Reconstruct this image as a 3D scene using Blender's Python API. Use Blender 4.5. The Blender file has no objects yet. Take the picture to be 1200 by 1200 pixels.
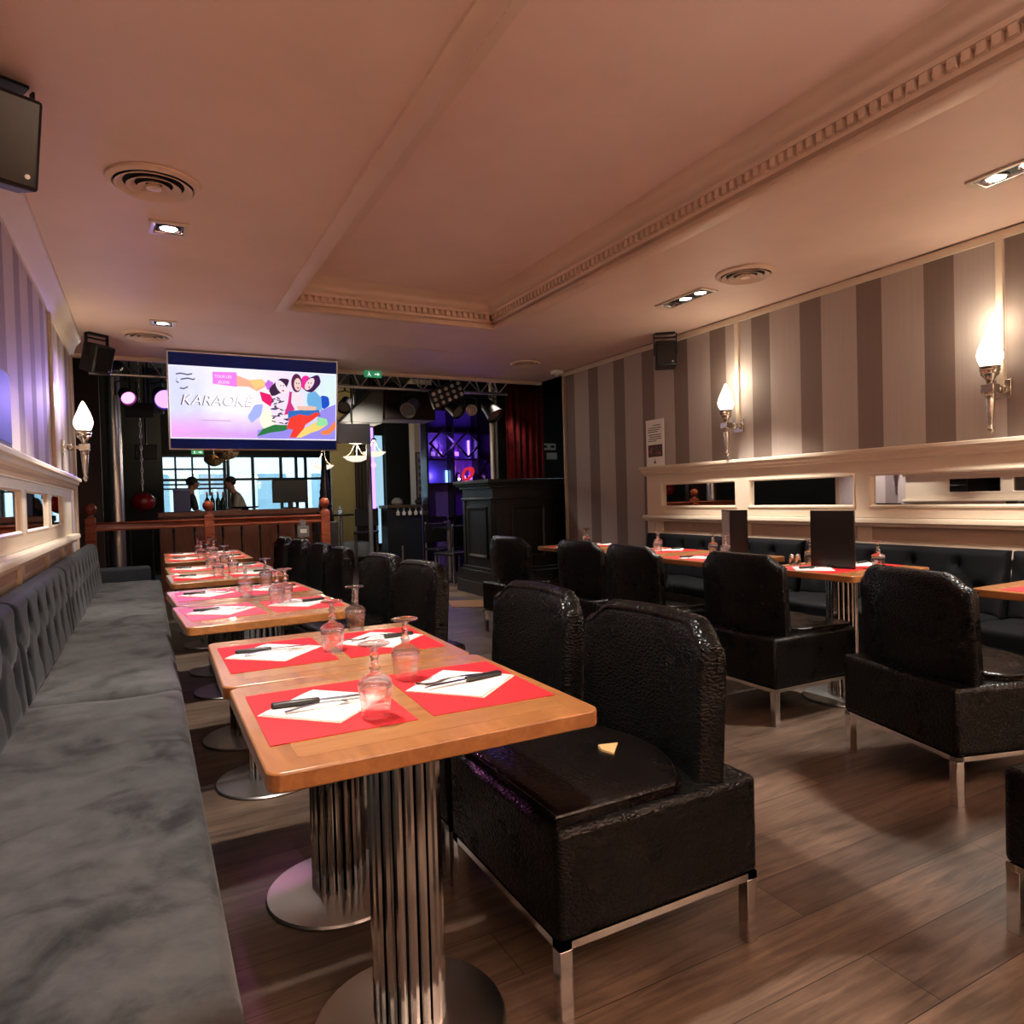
import bpy, math, random
from mathutils import Vector, Matrix, noise
random.seed(7)
PI = math.pi
rad = math.radians
SC = bpy.context.scene
COL = SC.collection

# ------------------------------------------------------------------ helpers
def lin(r, g, b):
    def f(c):
        c /= 255.0
        return c / 12.92 if c <= 0.04045 else ((c + 0.055) / 1.055) ** 2.4
    return (f(r), f(g), f(b), 1.0)

class MB:
    """collects shapes, build() links them as one mesh object"""
    def __init__(s):
        s.v = []; s.f = []
    def add(s, vs, fs, M=None):
        o = len(s.v)
        for p in vs:
            p = Vector(p)
            s.v.append(tuple(M @ p) if M is not None else tuple(p))
        for f in fs:
            s.f.append([i + o for i in f])
        return s
    def box(s, x0, x1, y0, y1, z0, z1, M=None):
        vs = [(x0,y0,z0),(x1,y0,z0),(x1,y1,z0),(x0,y1,z0),(x0,y0,z1),(x1,y0,z1),(x1,y1,z1),(x0,y1,z1)]
        return s.add(vs, [(0,3,2,1),(4,5,6,7),(0,1,5,4),(1,2,6,5),(2,3,7,6),(3,0,4,7)], M)
    def cyl(s, p0, p1, r0, r1=None, n=16, caps=True):
        if r1 is None: r1 = r0
        p0 = Vector(p0); p1 = Vector(p1); d = (p1 - p0).normalized()
        a = d.orthogonal().normalized(); b = d.cross(a)
        vs = []
        for p, r in ((p0, r0), (p1, r1)):
            for i in range(n):
                t = 2*PI*i/n
                vs.append(p + a*math.cos(t)*r + b*math.sin(t)*r)
        fs = [(i, (i+1) % n, n+(i+1) % n, n+i) for i in range(n)]
        if caps:
            fs.append(tuple(reversed(range(n)))); fs.append(tuple(range(n, 2*n)))
        return s.add(vs, fs)
    def lathe(s, prof, n=24, c=(0,0,0), M=None, cap=True):
        vs = []; fs = []
        for r, z in prof:
            r = max(r, 1e-4)
            for i in range(n):
                t = 2*PI*i/n
                vs.append((c[0]+r*math.cos(t), c[1]+r*math.sin(t), c[2]+z))
        for k in range(len(prof)-1):
            for i in range(n):
                j = (i+1) % n
                fs.append((k*n+i, k*n+j, (k+1)*n+j, (k+1)*n+i))
        if cap:
            fs.append(tuple(reversed(range(n)))); m = (len(prof)-1)*n
            fs.append(tuple(range(m, m+n)))
        return s.add(vs, fs, M)
    def tube(s, pts, r, n=8, closed=False, caps=True):
        pts = [Vector(p) for p in pts]; N = len(pts)
        vs = []; fs = []; prev = None
        for k in range(N):
            if closed: d = pts[(k+1) % N] - pts[k-1]
            else: d = pts[min(k+1, N-1)] - pts[max(k-1, 0)]
            d.normalize()
            a = d.orthogonal().normalized() if prev is None else (prev - d*prev.dot(d)).normalized()
            prev = a; b = d.cross(a)
            for i in range(n):
                t = 2*PI*i/n
                vs.append(pts[k] + a*math.cos(t)*r + b*math.sin(t)*r)
        for k in range(N if closed else N-1):
            for i in range(n):
                j = (i+1) % n; k2 = (k+1) % N
                fs.append((k*n+i, k*n+j, k2*n+j, k2*n+i))
        if not closed and caps:
            fs.append(tuple(reversed(range(n)))); fs.append(tuple(range((N-1)*n, N*n)))
        return s.add(vs, fs)
    def prism(s, poly, z0, z1, M=None):
        n = len(poly)
        vs = [(x, y, z0) for x, y in poly] + [(x, y, z1) for x, y in poly]
        fs = [tuple(reversed(range(n))), tuple(range(n, 2*n))]
        fs += [(i, (i+1) % n, n+(i+1) % n, n+i) for i in range(n)]
        return s.add(vs, fs, M)
    def ring(s, x0, x1, y0, y1, prof, M=None, closed=False):
        """mitred moulding round a rectangle; prof = [(inset, height)]"""
        vs = []; fs = []
        for d, z in prof:
            vs += [(x0+d, y0+d, z), (x1-d, y0+d, z), (x1-d, y1-d, z), (x0+d, y1-d, z)]
        m = len(prof)
        for k in range(m if closed else m-1):
            k2 = (k+1) % m
            for i in range(4):
                j = (i+1) % 4
                fs.append((k*4+i, k*4+j, k2*4+j, k2*4+i))
        return s.add(vs, fs, M)
    def sphere(s, c, r, nu=16, nv=10, sc=(1,1,1), M=None):
        prof = []
        vs = []; fs = []
        for k in range(nv+1):
            t = PI*k/nv
            for i in range(nu):
                p = 2*PI*i/nu
                rr = max(math.sin(t), 1e-3)
                vs.append((c[0]+r*sc[0]*rr*math.cos(p), c[1]+r*sc[1]*rr*math.sin(p), c[2]-r*sc[2]*math.cos(t)))
        for k in range(nv):
            for i in range(nu):
                j = (i+1) % nu
                fs.append((k*nu+i, k*nu+j, (k+1)*nu+j, (k+1)*nu+i))
        return s.add(vs, fs, M)
    def build(s, name, mat, parent=None, bevel=0, segs=2, smooth=True, ang=38, loc=None, M=None):
        me = bpy.data.meshes.new(name)
        me.from_pydata(s.v, [], s.f)
        me.validate(); me.update()
        import bmesh
        bm = bmesh.new(); bm.from_mesh(me)
        bmesh.ops.recalc_face_normals(bm, faces=bm.faces)
        bm.to_mesh(me); bm.free()
        if smooth:
            me.polygons.foreach_set('use_smooth', [True]*len(me.polygons))
            me.set_sharp_from_angle(angle=rad(ang))
        o = bpy.data.objects.new(name, me)
        COL.objects.link(o)
        for m in (mat if isinstance(mat, (list, tuple)) else [mat]):
            me.materials.append(m)
        if parent is not None: o.parent = parent
        if loc is not None: o.location = loc
        if M is not None: o.matrix_local = M
        if bevel:
            b = o.modifiers.new('Bevel', 'BEVEL'); b.width = bevel; b.segments = segs
            b.limit_method = 'ANGLE'; b.angle_limit = rad(40)
        return o

def tag(o, label, cat, group=None):
    o['label'] = label; o['category'] = cat
    if group: o['group'] = group
    return o
def thing(name, label, cat, loc=(0,0,0), rz=0.0, group=None):
    o = bpy.data.objects.new(name, None); COL.objects.link(o)
    o.empty_display_size = 0.1
    o.location = loc; o.rotation_euler = (0, 0, rz)
    return tag(o, label, cat, group)
def structure(o):
    o['kind'] = 'structure'; return o
def copy_tree(o, parent=None):
    c = o.copy(); COL.objects.link(c)
    if parent is not None: c.parent = parent
    for ch in list(o.children): copy_tree(ch, c)
    return c
def place(src, first, label, loc, rz, group=None):
    o = src if first else copy_tree(src)
    o.location = loc; o.rotation_euler = (0, 0, rz)
    o['label'] = label
    if group: o['group'] = group
    return o
def smooth01(t):
    t = max(0.0, min(1.0, t)); return t*t*(3-2*t)

# ------------------------------------------------------------------ materials
def mat(name, col, rough=0.5, metal=0.0, **kw):
    m = bpy.data.materials.new(name); m.use_nodes = True
    b = m.node_tree.nodes['Principled BSDF']
    b.inputs['Base Color'].default_value = col
    b.inputs['Roughness'].default_value = rough
    b.inputs['Metallic'].default_value = metal
    for k, v in kw.items():
        b.inputs[k.replace('_', ' ')].default_value = v
    return m
def nodes(m):
    nt = m.node_tree
    return nt, nt.nodes, nt.links, nt.nodes['Principled BSDF']
def coord(nt, scale=(1,1,1), kind='Object', rot=(0,0,0)):
    t = nt.nodes.new('ShaderNodeTexCoord'); mp = nt.nodes.new('ShaderNodeMapping')
    mp.inputs['Scale'].default_value = scale
    mp.inputs['Rotation'].default_value = rot
    nt.links.new(t.outputs[kind], mp.inputs['Vector'])
    return mp.outputs['Vector']
def noise_tex(nt, vec, scale, detail=4, rough=0.55, dist=0.0):
    n = nt.nodes.new('ShaderNodeTexNoise')
    n.inputs['Scale'].default_value = scale; n.inputs['Detail'].default_value = detail
    n.inputs['Roughness'].default_value = rough; n.inputs['Distortion'].default_value = dist
    nt.links.new(vec, n.inputs['Vector']); return n.outputs['Fac']
def ramp(nt, fac, stops):
    r = nt.nodes.new('ShaderNodeValToRGB')
    el = r.color_ramp.elements
    el[0].position, el[0].color = stops[0]; el[1].position, el[1].color = stops[-1]
    for p, c in stops[1:-1]:
        e = el.new(p); e.color = c
    nt.links.new(fac, r.inputs['Fac']); return r.outputs['Color']
def mixc(nt, fac, a, b, mode='MIX'):
    n = nt.nodes.new('ShaderNodeMix'); n.data_type = 'RGBA'; n.blend_type = mode
    if isinstance(fac, float): n.inputs[0].default_value = fac
    else: nt.links.new(fac, n.inputs[0])
    for k, s in ((6, a), (7, b)):
        if isinstance(s, tuple): n.inputs[k].default_value = s
        else: nt.links.new(s, n.inputs[k])
    return n.outputs[2]
def math_n(nt, op, a, b=None):
    n = nt.nodes.new('ShaderNodeMath'); n.operation = op
    for k, s in ((0, a), (1, b)):
        if s is None: continue
        if isinstance(s, (int, float)): n.inputs[k].default_value = s
        else: nt.links.new(s, n.inputs[k])
    return n.outputs[0]
def bump(nt, b, height, strength=0.3, dist=0.01):
    n = nt.nodes.new('ShaderNodeBump')
    n.inputs['Strength'].default_value = strength; n.inputs['Distance'].default_value = dist
    nt.links.new(height, n.inputs['Height']); nt.links.new(n.outputs['Normal'], b.inputs['Normal'])
def emis(name, col, strength):
    m = mat(name, (0.8,0.8,0.8,1), 0.5)
    b = m.node_tree.nodes['Principled BSDF']
    b.inputs['Specular IOR Level'].default_value = 0.2
    b.inputs['Base Color'].default_value = (col[0]*0.25, col[1]*0.25, col[2]*0.25, 1)
    b.inputs['Emission Color'].default_value = col
    b.inputs['Emission Strength'].default_value = strength
    return m

def paint(name, col, rough=0.55, var=0.08):
    m = mat(name, col, rough); nt, N, L, b = nodes(m)
    f = noise_tex(nt, coord(nt), 2.3, 5)
    d = tuple(c*(1-var) for c in col[:3]) + (1,)
    L.new(ramp(nt, f, [(0.3, d), (0.7, col)]), b.inputs['Base Color'])
    g = noise_tex(nt, coord(nt), 60, 3); bump(nt, b, g, 0.05, 0.004)
    return m
def wallpaper(name, light, dark, axis, phase, period, width):
    m = mat(name, light, 0.42); nt, N, L, b = nodes(m)
    v = coord(nt)
    sx = N.new('ShaderNodeSeparateXYZ'); L.new(v, sx.inputs[0])
    t = math_n(nt, 'FRACT', math_n(nt, 'DIVIDE', math_n(nt, 'SUBTRACT', sx.outputs[axis], phase), period))
    f = math_n(nt, 'LESS_THAN', t, width/period)
    fib = noise_tex(nt, coord(nt, (90, 90, 1.5)), 1.0, 3)
    c = mixc(nt, f, light, dark)
    L.new(mixc(nt, 0.07, c, ramp(nt, fib, [(0.3, (0.2,0.18,0.17,1)), (0.7, (0.9,0.88,0.85,1))]), 'OVERLAY'), b.inputs['Base Color'])
    L.new(ramp(nt, f, [(0.0, (0.58,)*3+(1,)), (1.0, (0.66,)*3+(1,))]), b.inputs['Roughness'])
    return m
def wood(name, c1, c2, rough=0.3, scale=(1,12,12), bumps=0.06, coat=0.0):
    m = mat(name, c1, rough); nt, N, L, b = nodes(m)
    v = coord(nt, scale)
    f = noise_tex(nt, v, 2.2, 6, 0.6, 1.2)
    g = noise_tex(nt, coord(nt, tuple(s*6 for s in scale)), 1.6, 3)
    c = ramp(nt, f, [(0.28, c2), (0.72, c1)])
    L.new(mixc(nt, 0.25, c, ramp(nt, g, [(0.35, c2), (0.65, c1)]), 'MULTIPLY'), b.inputs['Base Color'])
    bump(nt, b, g, bumps, 0.003)
    b.inputs['Coat Weight'].default_value = coat
    return m
def floor_mat():
    m = mat('worn_brown_planks', lin(95,72,58), 0.45); nt, N, L, b = nodes(m)
    v = coord(nt)
    br = N.new('ShaderNodeTexBrick')
    br.inputs['Scale'].default_value = 1.0
    br.inputs['Brick Width'].default_value = 1.6; br.inputs['Row Height'].default_value = 0.19
    br.inputs['Mortar Size'].default_value = 0.0016; br.inputs['Mortar Smooth'].default_value = 0.3
    br.inputs['Color1'].default_value = lin(132,112,96); br.inputs['Color2'].default_value = lin(98,81,69)
    br.inputs['Mortar'].default_value = lin(28,20,17)
    L.new(v, br.inputs['Vector'])
    g = noise_tex(nt, coord(nt, (1.2, 14, 1)), 2.0, 7, 0.65, 0.8)
    w = noise_tex(nt, v, 1.7, 6, 0.6)
    c = mixc(nt, 0.75, br.outputs['Color'], ramp(nt, g, [(0.33, lin(118,108,100)), (0.62, lin(255,250,245))]), 'MULTIPLY')
    c = mixc(nt, 0.55, c, ramp(nt, w, [(0.38, lin(120,112,108)), (0.62, lin(255,252,250))]), 'MULTIPLY')
    L.new(c, b.inputs['Base Color'])
    L.new(ramp(nt, w, [(0.3, (0.36,)*3+(1,)), (0.7, (0.58,)*3+(1,))]), b.inputs['Roughness'])
    bump(nt, b, mixc(nt, 0.5, br.outputs['Color'], g), 0.15, 0.004)
    return m
def croc(name, col, rough=0.27, strength=0.55, scale=(52, 52, 95)):
    m = mat(name, col, rough); nt, N, L, b = nodes(m)
    v = coord(nt, scale)
    vo = N.new('ShaderNodeTexVoronoi'); vo.feature = 'DISTANCE_TO_EDGE'
    vo.inputs['Scale'].default_value = 1.0; L.new(v, vo.inputs['Vector'])
    h = ramp(nt, vo.outputs['Distance'], [(0.0, (0,0,0,1)), (0.28, (1,1,1,1))])
    w = noise_tex(nt, coord(nt), 6.0, 3)
    b.inputs['Specular IOR Level'].default_value = 0.25
    bump(nt, b, math_n(nt, 'ADD', h, math_n(nt, 'MULTIPLY', w, 2.2)), strength, 0.006)
    L.new(ramp(nt, w, [(0.3, (rough*0.8,)*3+(1,)), (0.7, (rough*1.5,)*3+(1,))]), b.inputs['Roughness'])
    return m
def velvet(name, c1, c2, sheen=0.5):
    m = mat(name, c1, 0.75); nt, N, L, b = nodes(m)
    f = noise_tex(nt, coord(nt), 4.5, 6, 0.62, 0.7)
    g = noise_tex(nt, coord(nt, (1, 1, 1)), 19, 4, 0.6, 0.4)
    c = ramp(nt, f, [(0.36, c2), (0.47, tuple((a*0.7+d*0.3) for a, d in zip(c1, c2))), (0.6, c1)])
    L.new(mixc(nt, 0.3, c, ramp(nt, g, [(0.35, c2), (0.65, c1)])), b.inputs['Base Color'])
    b.inputs['Specular IOR Level'].default_value = 0.15
    b.inputs['Sheen Weight'].default_value = sheen; b.inputs['Sheen Roughness'].default_value = 0.4
    h = noise_tex(nt, coord(nt), 140, 2); bump(nt, b, h, 0.12, 0.002)
    return m
def glass_mat():
    m = bpy.data.materials.new('clear_glass'); m.use_nodes = True
    nt = m.node_tree; N = nt.nodes; L = nt.links
    N.remove(N['Principled BSDF'])
    g = N.new('ShaderNodeBsdfGlass'); g.inputs['IOR'].default_value = 1.46; g.inputs['Roughness'].default_value = 0.0
    t = N.new('ShaderNodeBsdfTransparent'); t.inputs['Color'].default_value = (0.98,0.98,0.98,1)
    mx = N.new('ShaderNodeMixShader'); mx.inputs[0].default_value = 0.62
    L.new(t.outputs[0], mx.inputs[1]); L.new(g.outputs[0], mx.inputs[2])
    L.new(mx.outputs[0], N['Material Output'].inputs['Surface'])
    return m

M = {}
M['ceiling'] = paint('ceiling_paint', lin(232,204,186), 0.62)
M['ceiling_tray'] = paint('tray_ceiling_paint', lin(236,204,190), 0.6)
M['cornice'] = paint('cornice_paint', lin(226,198,174), 0.5)
M['cream'] = paint('cream_gloss_paint', lin(218,203,180), 0.34)
M['cream_dark'] = paint('beige_panel_paint', lin(176,152,132), 0.45)
M['paper_r'] = wallpaper('striped_wallpaper', lin(172,160,152), lin(122,106,97), 'Y', 2.535, 0.4815, 0.19)
M['paper_l'] = wallpaper('striped_wallpaper_bench_side', lin(182,170,168), lin(134,120,120), 'Y', 2.3, 0.4815, 0.19)
M['floor'] = floor_mat()
M['black_wall'] = paint('black_wall_paint', lin(30,30,31), 0.6)
M['void'] = paint('black_ceiling_paint', lin(16,15,16), 0.8)
M['brown_wall'] = paint('maroon_brown_wall_paint', lin(74,52,45), 0.6)
M['yellow_wall'] = paint('ochre_wall_paint', lin(206,190,128), 0.6)
M['leather'] = croc('black_croc_leather', lin(9,9,9), 0.27, 0.3)
M['leather_plain'] = croc('black_smooth_leather', lin(16,12,11), 0.2, 0.14, (60, 60, 60))
M['torn'] = mat('torn_foam_tan', lin(205,165,110), 0.8)
M['chrome'] = mat('chrome', (0.78,0.77,0.76,1), 0.12, 1.0)
M['chrome_dull'] = mat('brushed_steel', (0.6,0.59,0.58,1), 0.32, 1.0)
M['silver'] = mat('old_silver_metal', (0.62,0.57,0.5,1), 0.24, 1.0)
M['dark_metal'] = mat('dark_metal', lin(34,34,36), 0.4, 0.6)
M['black_plastic'] = mat('black_plastic', lin(22,22,24), 0.45)
M['black_gloss'] = mat('black_gloss', lin(14,14,16), 0.2)
M['grey_plastic'] = mat('grey_plastic', lin(120,120,122), 0.5)
M['velvet'] = velvet('grey_velvet', lin(70,70,70), lin(22,23,24), 0.12)
M['velvet_back'] = velvet('charcoal_velvet', lin(30,32,37), lin(17,19,23), 0.06)
M['velvet_dark'] = velvet('black_velvet', lin(14,15,19), lin(9,10,13), 0.0)
M['table'] = wood('honey_oak', lin(186,134,80), lin(152,102,58), 0.26, (1.2, 11, 11), 0.05, 0.25)
M['table_edge'] = wood('honey_oak_edge', lin(180,126,74), lin(142,94,52), 0.28, (11, 1.2, 11), 0.05, 0.25)
M['rail_wood'] = wood('mahogany', lin(186,98,66), lin(132,62,42), 0.22, (1.5, 10, 10), 0.03, 0.3)
M['bar_wood'] = wood('brown_bar_wood', lin(128,72,48), lin(94,50,34), 0.35, (8, 8, 1.2))
M['booth'] = wood('black_stained_wood', lin(33,32,31), lin(22,21,21), 0.3, (8, 8, 1.2), 0.04)
M['red_paper'] = paint('red_paper', lin(208,14,28), 0.6, 0.04)
M['white_paper'] = paint('white_paper', lin(240,238,232), 0.7, 0.03)
M['steel'] = mat('cutlery_steel', (0.7,0.7,0.71,1), 0.16, 1.0)
M['handle'] = mat('black_handle', lin(30,29,30), 0.35)
M['glass'] = glass_mat()
M['mirror'] = mat('mirror_silver', (0.86,0.85,0.84,1), 0.015, 1.0)
M['menu'] = mat('black_menu_cover', lin(32,26,25), 0.3)
M['menu_in'] = mat('grey_menu_sheet', lin(120,118,112), 0.35)
M['bulb'] = emis('flame_bulb_glow', (1.0, 0.88, 0.7, 1), 4.0)
M['spot_glow'] = emis('spot_lamp_glow', (1.0, 0.94, 0.88, 1), 22.0)
M['spot_off'] = mat('spot_lamp_unlit', lin(150,145,140), 0.2, 0.6)
M['bowl'] = emis('lamp_bowl_glow', (1.0, 0.9, 0.74, 1), 0.85)
M['wicker'] = None
M['white_plastic'] = mat('white_plastic', lin(225,222,215), 0.4)
M['curtain_red'] = velvet('dark_red_velvet', lin(104,14,20), lin(60,8,12), 0.15)
M['led_purple'] = emis('purple_led', (0.32, 0.16, 1.0, 1), 3.0)
M['led_blue'] = emis('blue_led', (0.25, 0.5, 1.0, 1), 2.2)
M['led_pink'] = emis('pink_led', (1.0, 0.2, 0.8, 1), 3.0)
M['green_sign'] = emis('exit_sign_green', (0.04, 0.42, 0.17, 1), 0.4)
M['sign_white'] = emis('exit_sign_white', (0.8, 1.0, 0.9, 1), 0.7)
M['red_lamp'] = mat('red_glass', lin(120,10,16), 0.15)
def wicker():
    m = mat('wicker', lin(176,146,108), 0.6); nt, N, L, b = nodes(m)
    w = N.new('ShaderNodeTexChecker'); w.inputs['Scale'].default_value = 26
    w.inputs['Color1'].default_value = lin(196,166,124); w.inputs['Color2'].default_value = lin(90,66,44)
    L.new(coord(nt), w.inputs['Vector']); L.new(w.outputs['Color'], b.inputs['Base Color'])
    return m
M['wicker'] = wicker()

# ------------------------------------------------------------------ room shell
CE = 2.70            # ceiling height
XL, XR = -0.55, 4.50
YB, YF = -2.6, 7.82  # wall behind the camera, edge of the ceiling
fl = MB().box(-3.2, 9.2, YB-0.2, 18.4, -0.08, 0.0).build('floor', M['floor']); structure(fl)

# ceiling with the tray opening
RX0, RX1, RY0, RY1 = 0.92, 2.85, 0.35, 5.56
c = MB()
c.box(XL-0.12, RX0+0.05, YB-0.2, YF, CE, CE+0.12)
c.box(RX1-0.05, XR+0.12, YB-0.2, YF, CE, CE+0.12)
c.box(RX0+0.05, RX1-0.05, RY1-0.05, YF, CE, CE+0.12)
c.box(RX0+0.05, RX1-0.05, YB-0.2, RY0+0.05, CE, CE+0.12)
structure(c.build('ceiling', M['ceiling'], smooth=False))
structure(MB().box(RX0+0.02, RX1-0.02, RY0+0.02, RY1-0.02, CE+0.20, CE+0.26).build('ceiling', M['ceiling_tray'], smooth=False))
t = MB()
t.ring(RX0, RX1, RY0, RY1, [(0.0, CE+0.02), (0.0, CE-0.016), (0.012, CE-0.022), (0.085, CE-0.022), (0.1, CE-0.012), (0.1, CE+0.004),
    (0.075, CE+0.006), (0.075, CE+0.03), (0.112, CE+0.034), (0.118, CE+0.05), (0.118, CE+0.09), (0.15, CE+0.095), (0.155, CE+0.115),
    (0.17, CE+0.12), (0.18, CE+0.145), (0.205, CE+0.17), (0.24, CE+0.182), (0.25, CE+0.19), (0.29, CE+0.193), (0.30, CE+0.205)])
step = 0.052
def dentils(n0, n1, fn):
    k = n0
    while k < n1:
        fn(k); k += step
i = 0.118
dentils(RX0+i, RX1-i, lambda k: (t.box(k, k+0.03, RY1-i-0.03, RY1-i+0.005, CE+0.052, CE+0.092), t.box(k, k+0.03, RY0+i-0.005, RY0+i+0.03, CE+0.052, CE+0.092)))
dentils(RY0+i, RY1-i, lambda k: (t.box(RX1-i-0.03, RX1-i+0.005, k, k+0.03, CE+0.052, CE+0.092), t.box(RX0+i-0.005, RX0+i+0.03, k, k+0.03, CE+0.052, CE+0.092)))
structure(t.build('trim_1', M['cornice'], ang=50))

# walls of the dining room
structure(MB().box(XR, XR+0.12, YB-0.1, 7.10, 0, CE).build('wall_right', M['paper_r'], smooth=False))
structure(MB().box(XL-0.12, XL, YB-0.1, 7.15, 0, CE).build('wall_left', M['paper_l'], smooth=False))
structure(MB().box(XL-0.12, XR+0.12, YB-0.2, YB-0.1, 0, CE).build('wall_near', M['cream_dark'], smooth=False))
# crown moulding, left (big cove) and right (thin strip)
Mx = Matrix(((1,0,0,0),(0,0,1,0),(0,1,0,0),(0,0,0,1)))   # poly (x,z) swept along y
cv = [(XL, CE-0.165), (XL+0.012, CE-0.165), (XL+0.018, CE-0.15), (XL+0.03, CE-0.135), (XL+0.05, CE-0.07), (XL+0.085, CE-0.03), (XL+0.095, CE-0.012), (XL+0.095, CE), (XL, CE)]
structure(MB().prism(cv, YB-0.1, 7.15, Mx).build('trim_2', M['cream'], ang=60))
structure(MB().prism([(XR, CE-0.06), (XR-0.018, CE-0.06), (XR-0.022, CE-0.03), (XR-0.016, CE-0.012), (XR, CE-0.01)], YB-0.1, 7.1, Mx).build('trim_3', M['cream'], ang=60))
# lip along the end of the ceiling
structure(MB().box(XL-0.12, XR+0.12, YF, YF+0.06, CE-0.035, CE+0.12).build('trim_4', M['cornice'], bevel=0.006))
# black soffit above and the dark hall behind
structure(MB().box(-3.2, 9.2, YF+0.01, YF+0.12, CE+0.12, 3.7).build('wall_soffit', M['void'], smooth=False))
structure(MB().box(-3.2, 9.2, YF+0.01, 18.4, 3.6, 3.7).build('ceiling_hall', M['void'], smooth=False))
structure(MB().box(-3.2, -3.1, 7.0, 18.4, 0, 3.7).build('wall_hall_left', M['black_wall'], smooth=False))
structure(MB().box(9.1, 9.2, 7.0, 18.4, 0, 3.7).build('wall_hall_right', M['black_wall'], smooth=False))
structure(MB().box(-3.2, XL-0.12, 7.0, 7.1, 0, 3.7).build('wall_hall_near_left', M['black_wall'], smooth=False))
structure(MB().box(XR+0.12, 9.2, 7.0, 7.1, 0, 3.7).build('wall_hall_near_right', M['black_wall'], smooth=False))
# far wall with the street window
WX0, WX1, WZ0, WZ1 = 0.30, 4.05, 0.55, 2.42
w = MB()
w.box(-3.2, WX0, 17.9, 18.1, 0, 3.6); w.box(WX1, 9.2, 17.9, 18.1, 0, 3.6)
w.box(WX0, WX1, 17.9, 18.1, 0, WZ0); w.box(WX0, WX1, 17.9, 18.1, WZ1, 3.6)
structure(w.build('wall_back', M['black_wall'], smooth=False))
M['window_frame'] = mat('dark_blue_window_frame', lin(22,36,44), 0.4)
M['pane'] = bpy.data.materials.new('window_glass'); M['pane'].use_nodes = True
_n = M['pane'].node_tree; _n.nodes.remove(_n.nodes['Principled BSDF'])
_t = _n.nodes.new('ShaderNodeBsdfTransparent'); _t.inputs[0].default_value = (0.85,0.93,0.96,1)
_g = _n.nodes.new('ShaderNodeBsdfGlossy'); _g.inputs['Roughness'].default_value = 0.02
_m = _n.nodes.new('ShaderNodeMixShader'); _m.inputs[0].default_value = 0.07
_n.links.new(_t.outputs[0], _m.inputs[1]); _n.links.new(_g.outputs[0], _m.inputs[2]); _n.links.new(_m.outputs[0], _n.nodes['Material Output'].inputs['Surface'])
wf = MB()
wf.ring(WX0, WX1, WZ0, WZ1, [(0, 17.86), (0.06, 17.86), (0.06, 17.96), (0, 17.96)], Mx, closed=True)
for x in (0.62, 0.98, 1.34): wf.box(x-0.022, x+0.022, 17.88, 17.95, 1.45, WZ1)
for x in (1.68, 1.76, 2.32, 2.98, 3.35, 3.58): wf.box(x-0.035, x+0.035, 17.88, 17.95, WZ0, WZ1)
for z in (1.62, 1.72, 1.82, 2.08): wf.box(WX0, 1.7, 17.88, 17.95, z-0.02, z+0.02)
wf.box(WX0, WX1, 17.87, 17.95, 1.80, 1.86)
wf.box(0.45, 1.5, 17.88, 17.95, 0.9, 0.95)
win = wf.build('window_1', M['window_frame'], smooth=False); structure(win)
MB().box(WX0+0.05, WX1-0.05, 17.98, 17.99, WZ0+0.05, WZ1-0.05).build('pane', M['pane'], win, smooth=False)
# street outside
structure(MB().box(-12, 16, 18.1, 30, -0.2, -0.1).build('ground_street', paint('street_paving', lin(150,150,150), 0.8), smooth=False))
fac = MB().box(-12, 16, 26, 26.3, -0.1, 9)
fo = structure(fac.build('wall_street_facade', paint('pale_facade', lin(215,220,222), 0.8), smooth=False))
fw = MB()
for k in range(9):
    for z in (0.4, 3.4): fw.box(-6+k*1.9, -5+k*1.9, 25.95, 26.0, z, z+1.9)
fw.build('facade_windows', M['pane'], fo, smooth=False)['kind'] = 'structure'
# inner ochre wall and dark partitions of the hall
structure(MB().box(3.32, 3.78, 14.0, 14.15, 0, 3.6).build('wall_ochre', M['yellow_wall'], smooth=False))
structure(MB().box(4.45, 9.1, 14.0, 14.15, 0, 3.6).build('wall_hall_partition', M['black_wall'], smooth=False))
structure(MB().box(-1.3, -0.50, 10.4, 10.5, 0, 3.6).build('wall_brown', M['brown_wall'], smooth=False))
structure(MB().box(-3.1, 0.28, 14.5, 14.6, 0, 3.6).build('wall_hall_black', M['black_wall'], smooth=False))
structure(MB().box(4.52, 8.0, 8.95, 9.05, 0, 3.6).build('wall_booth_back', M['black_wall'], smooth=False))

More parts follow.
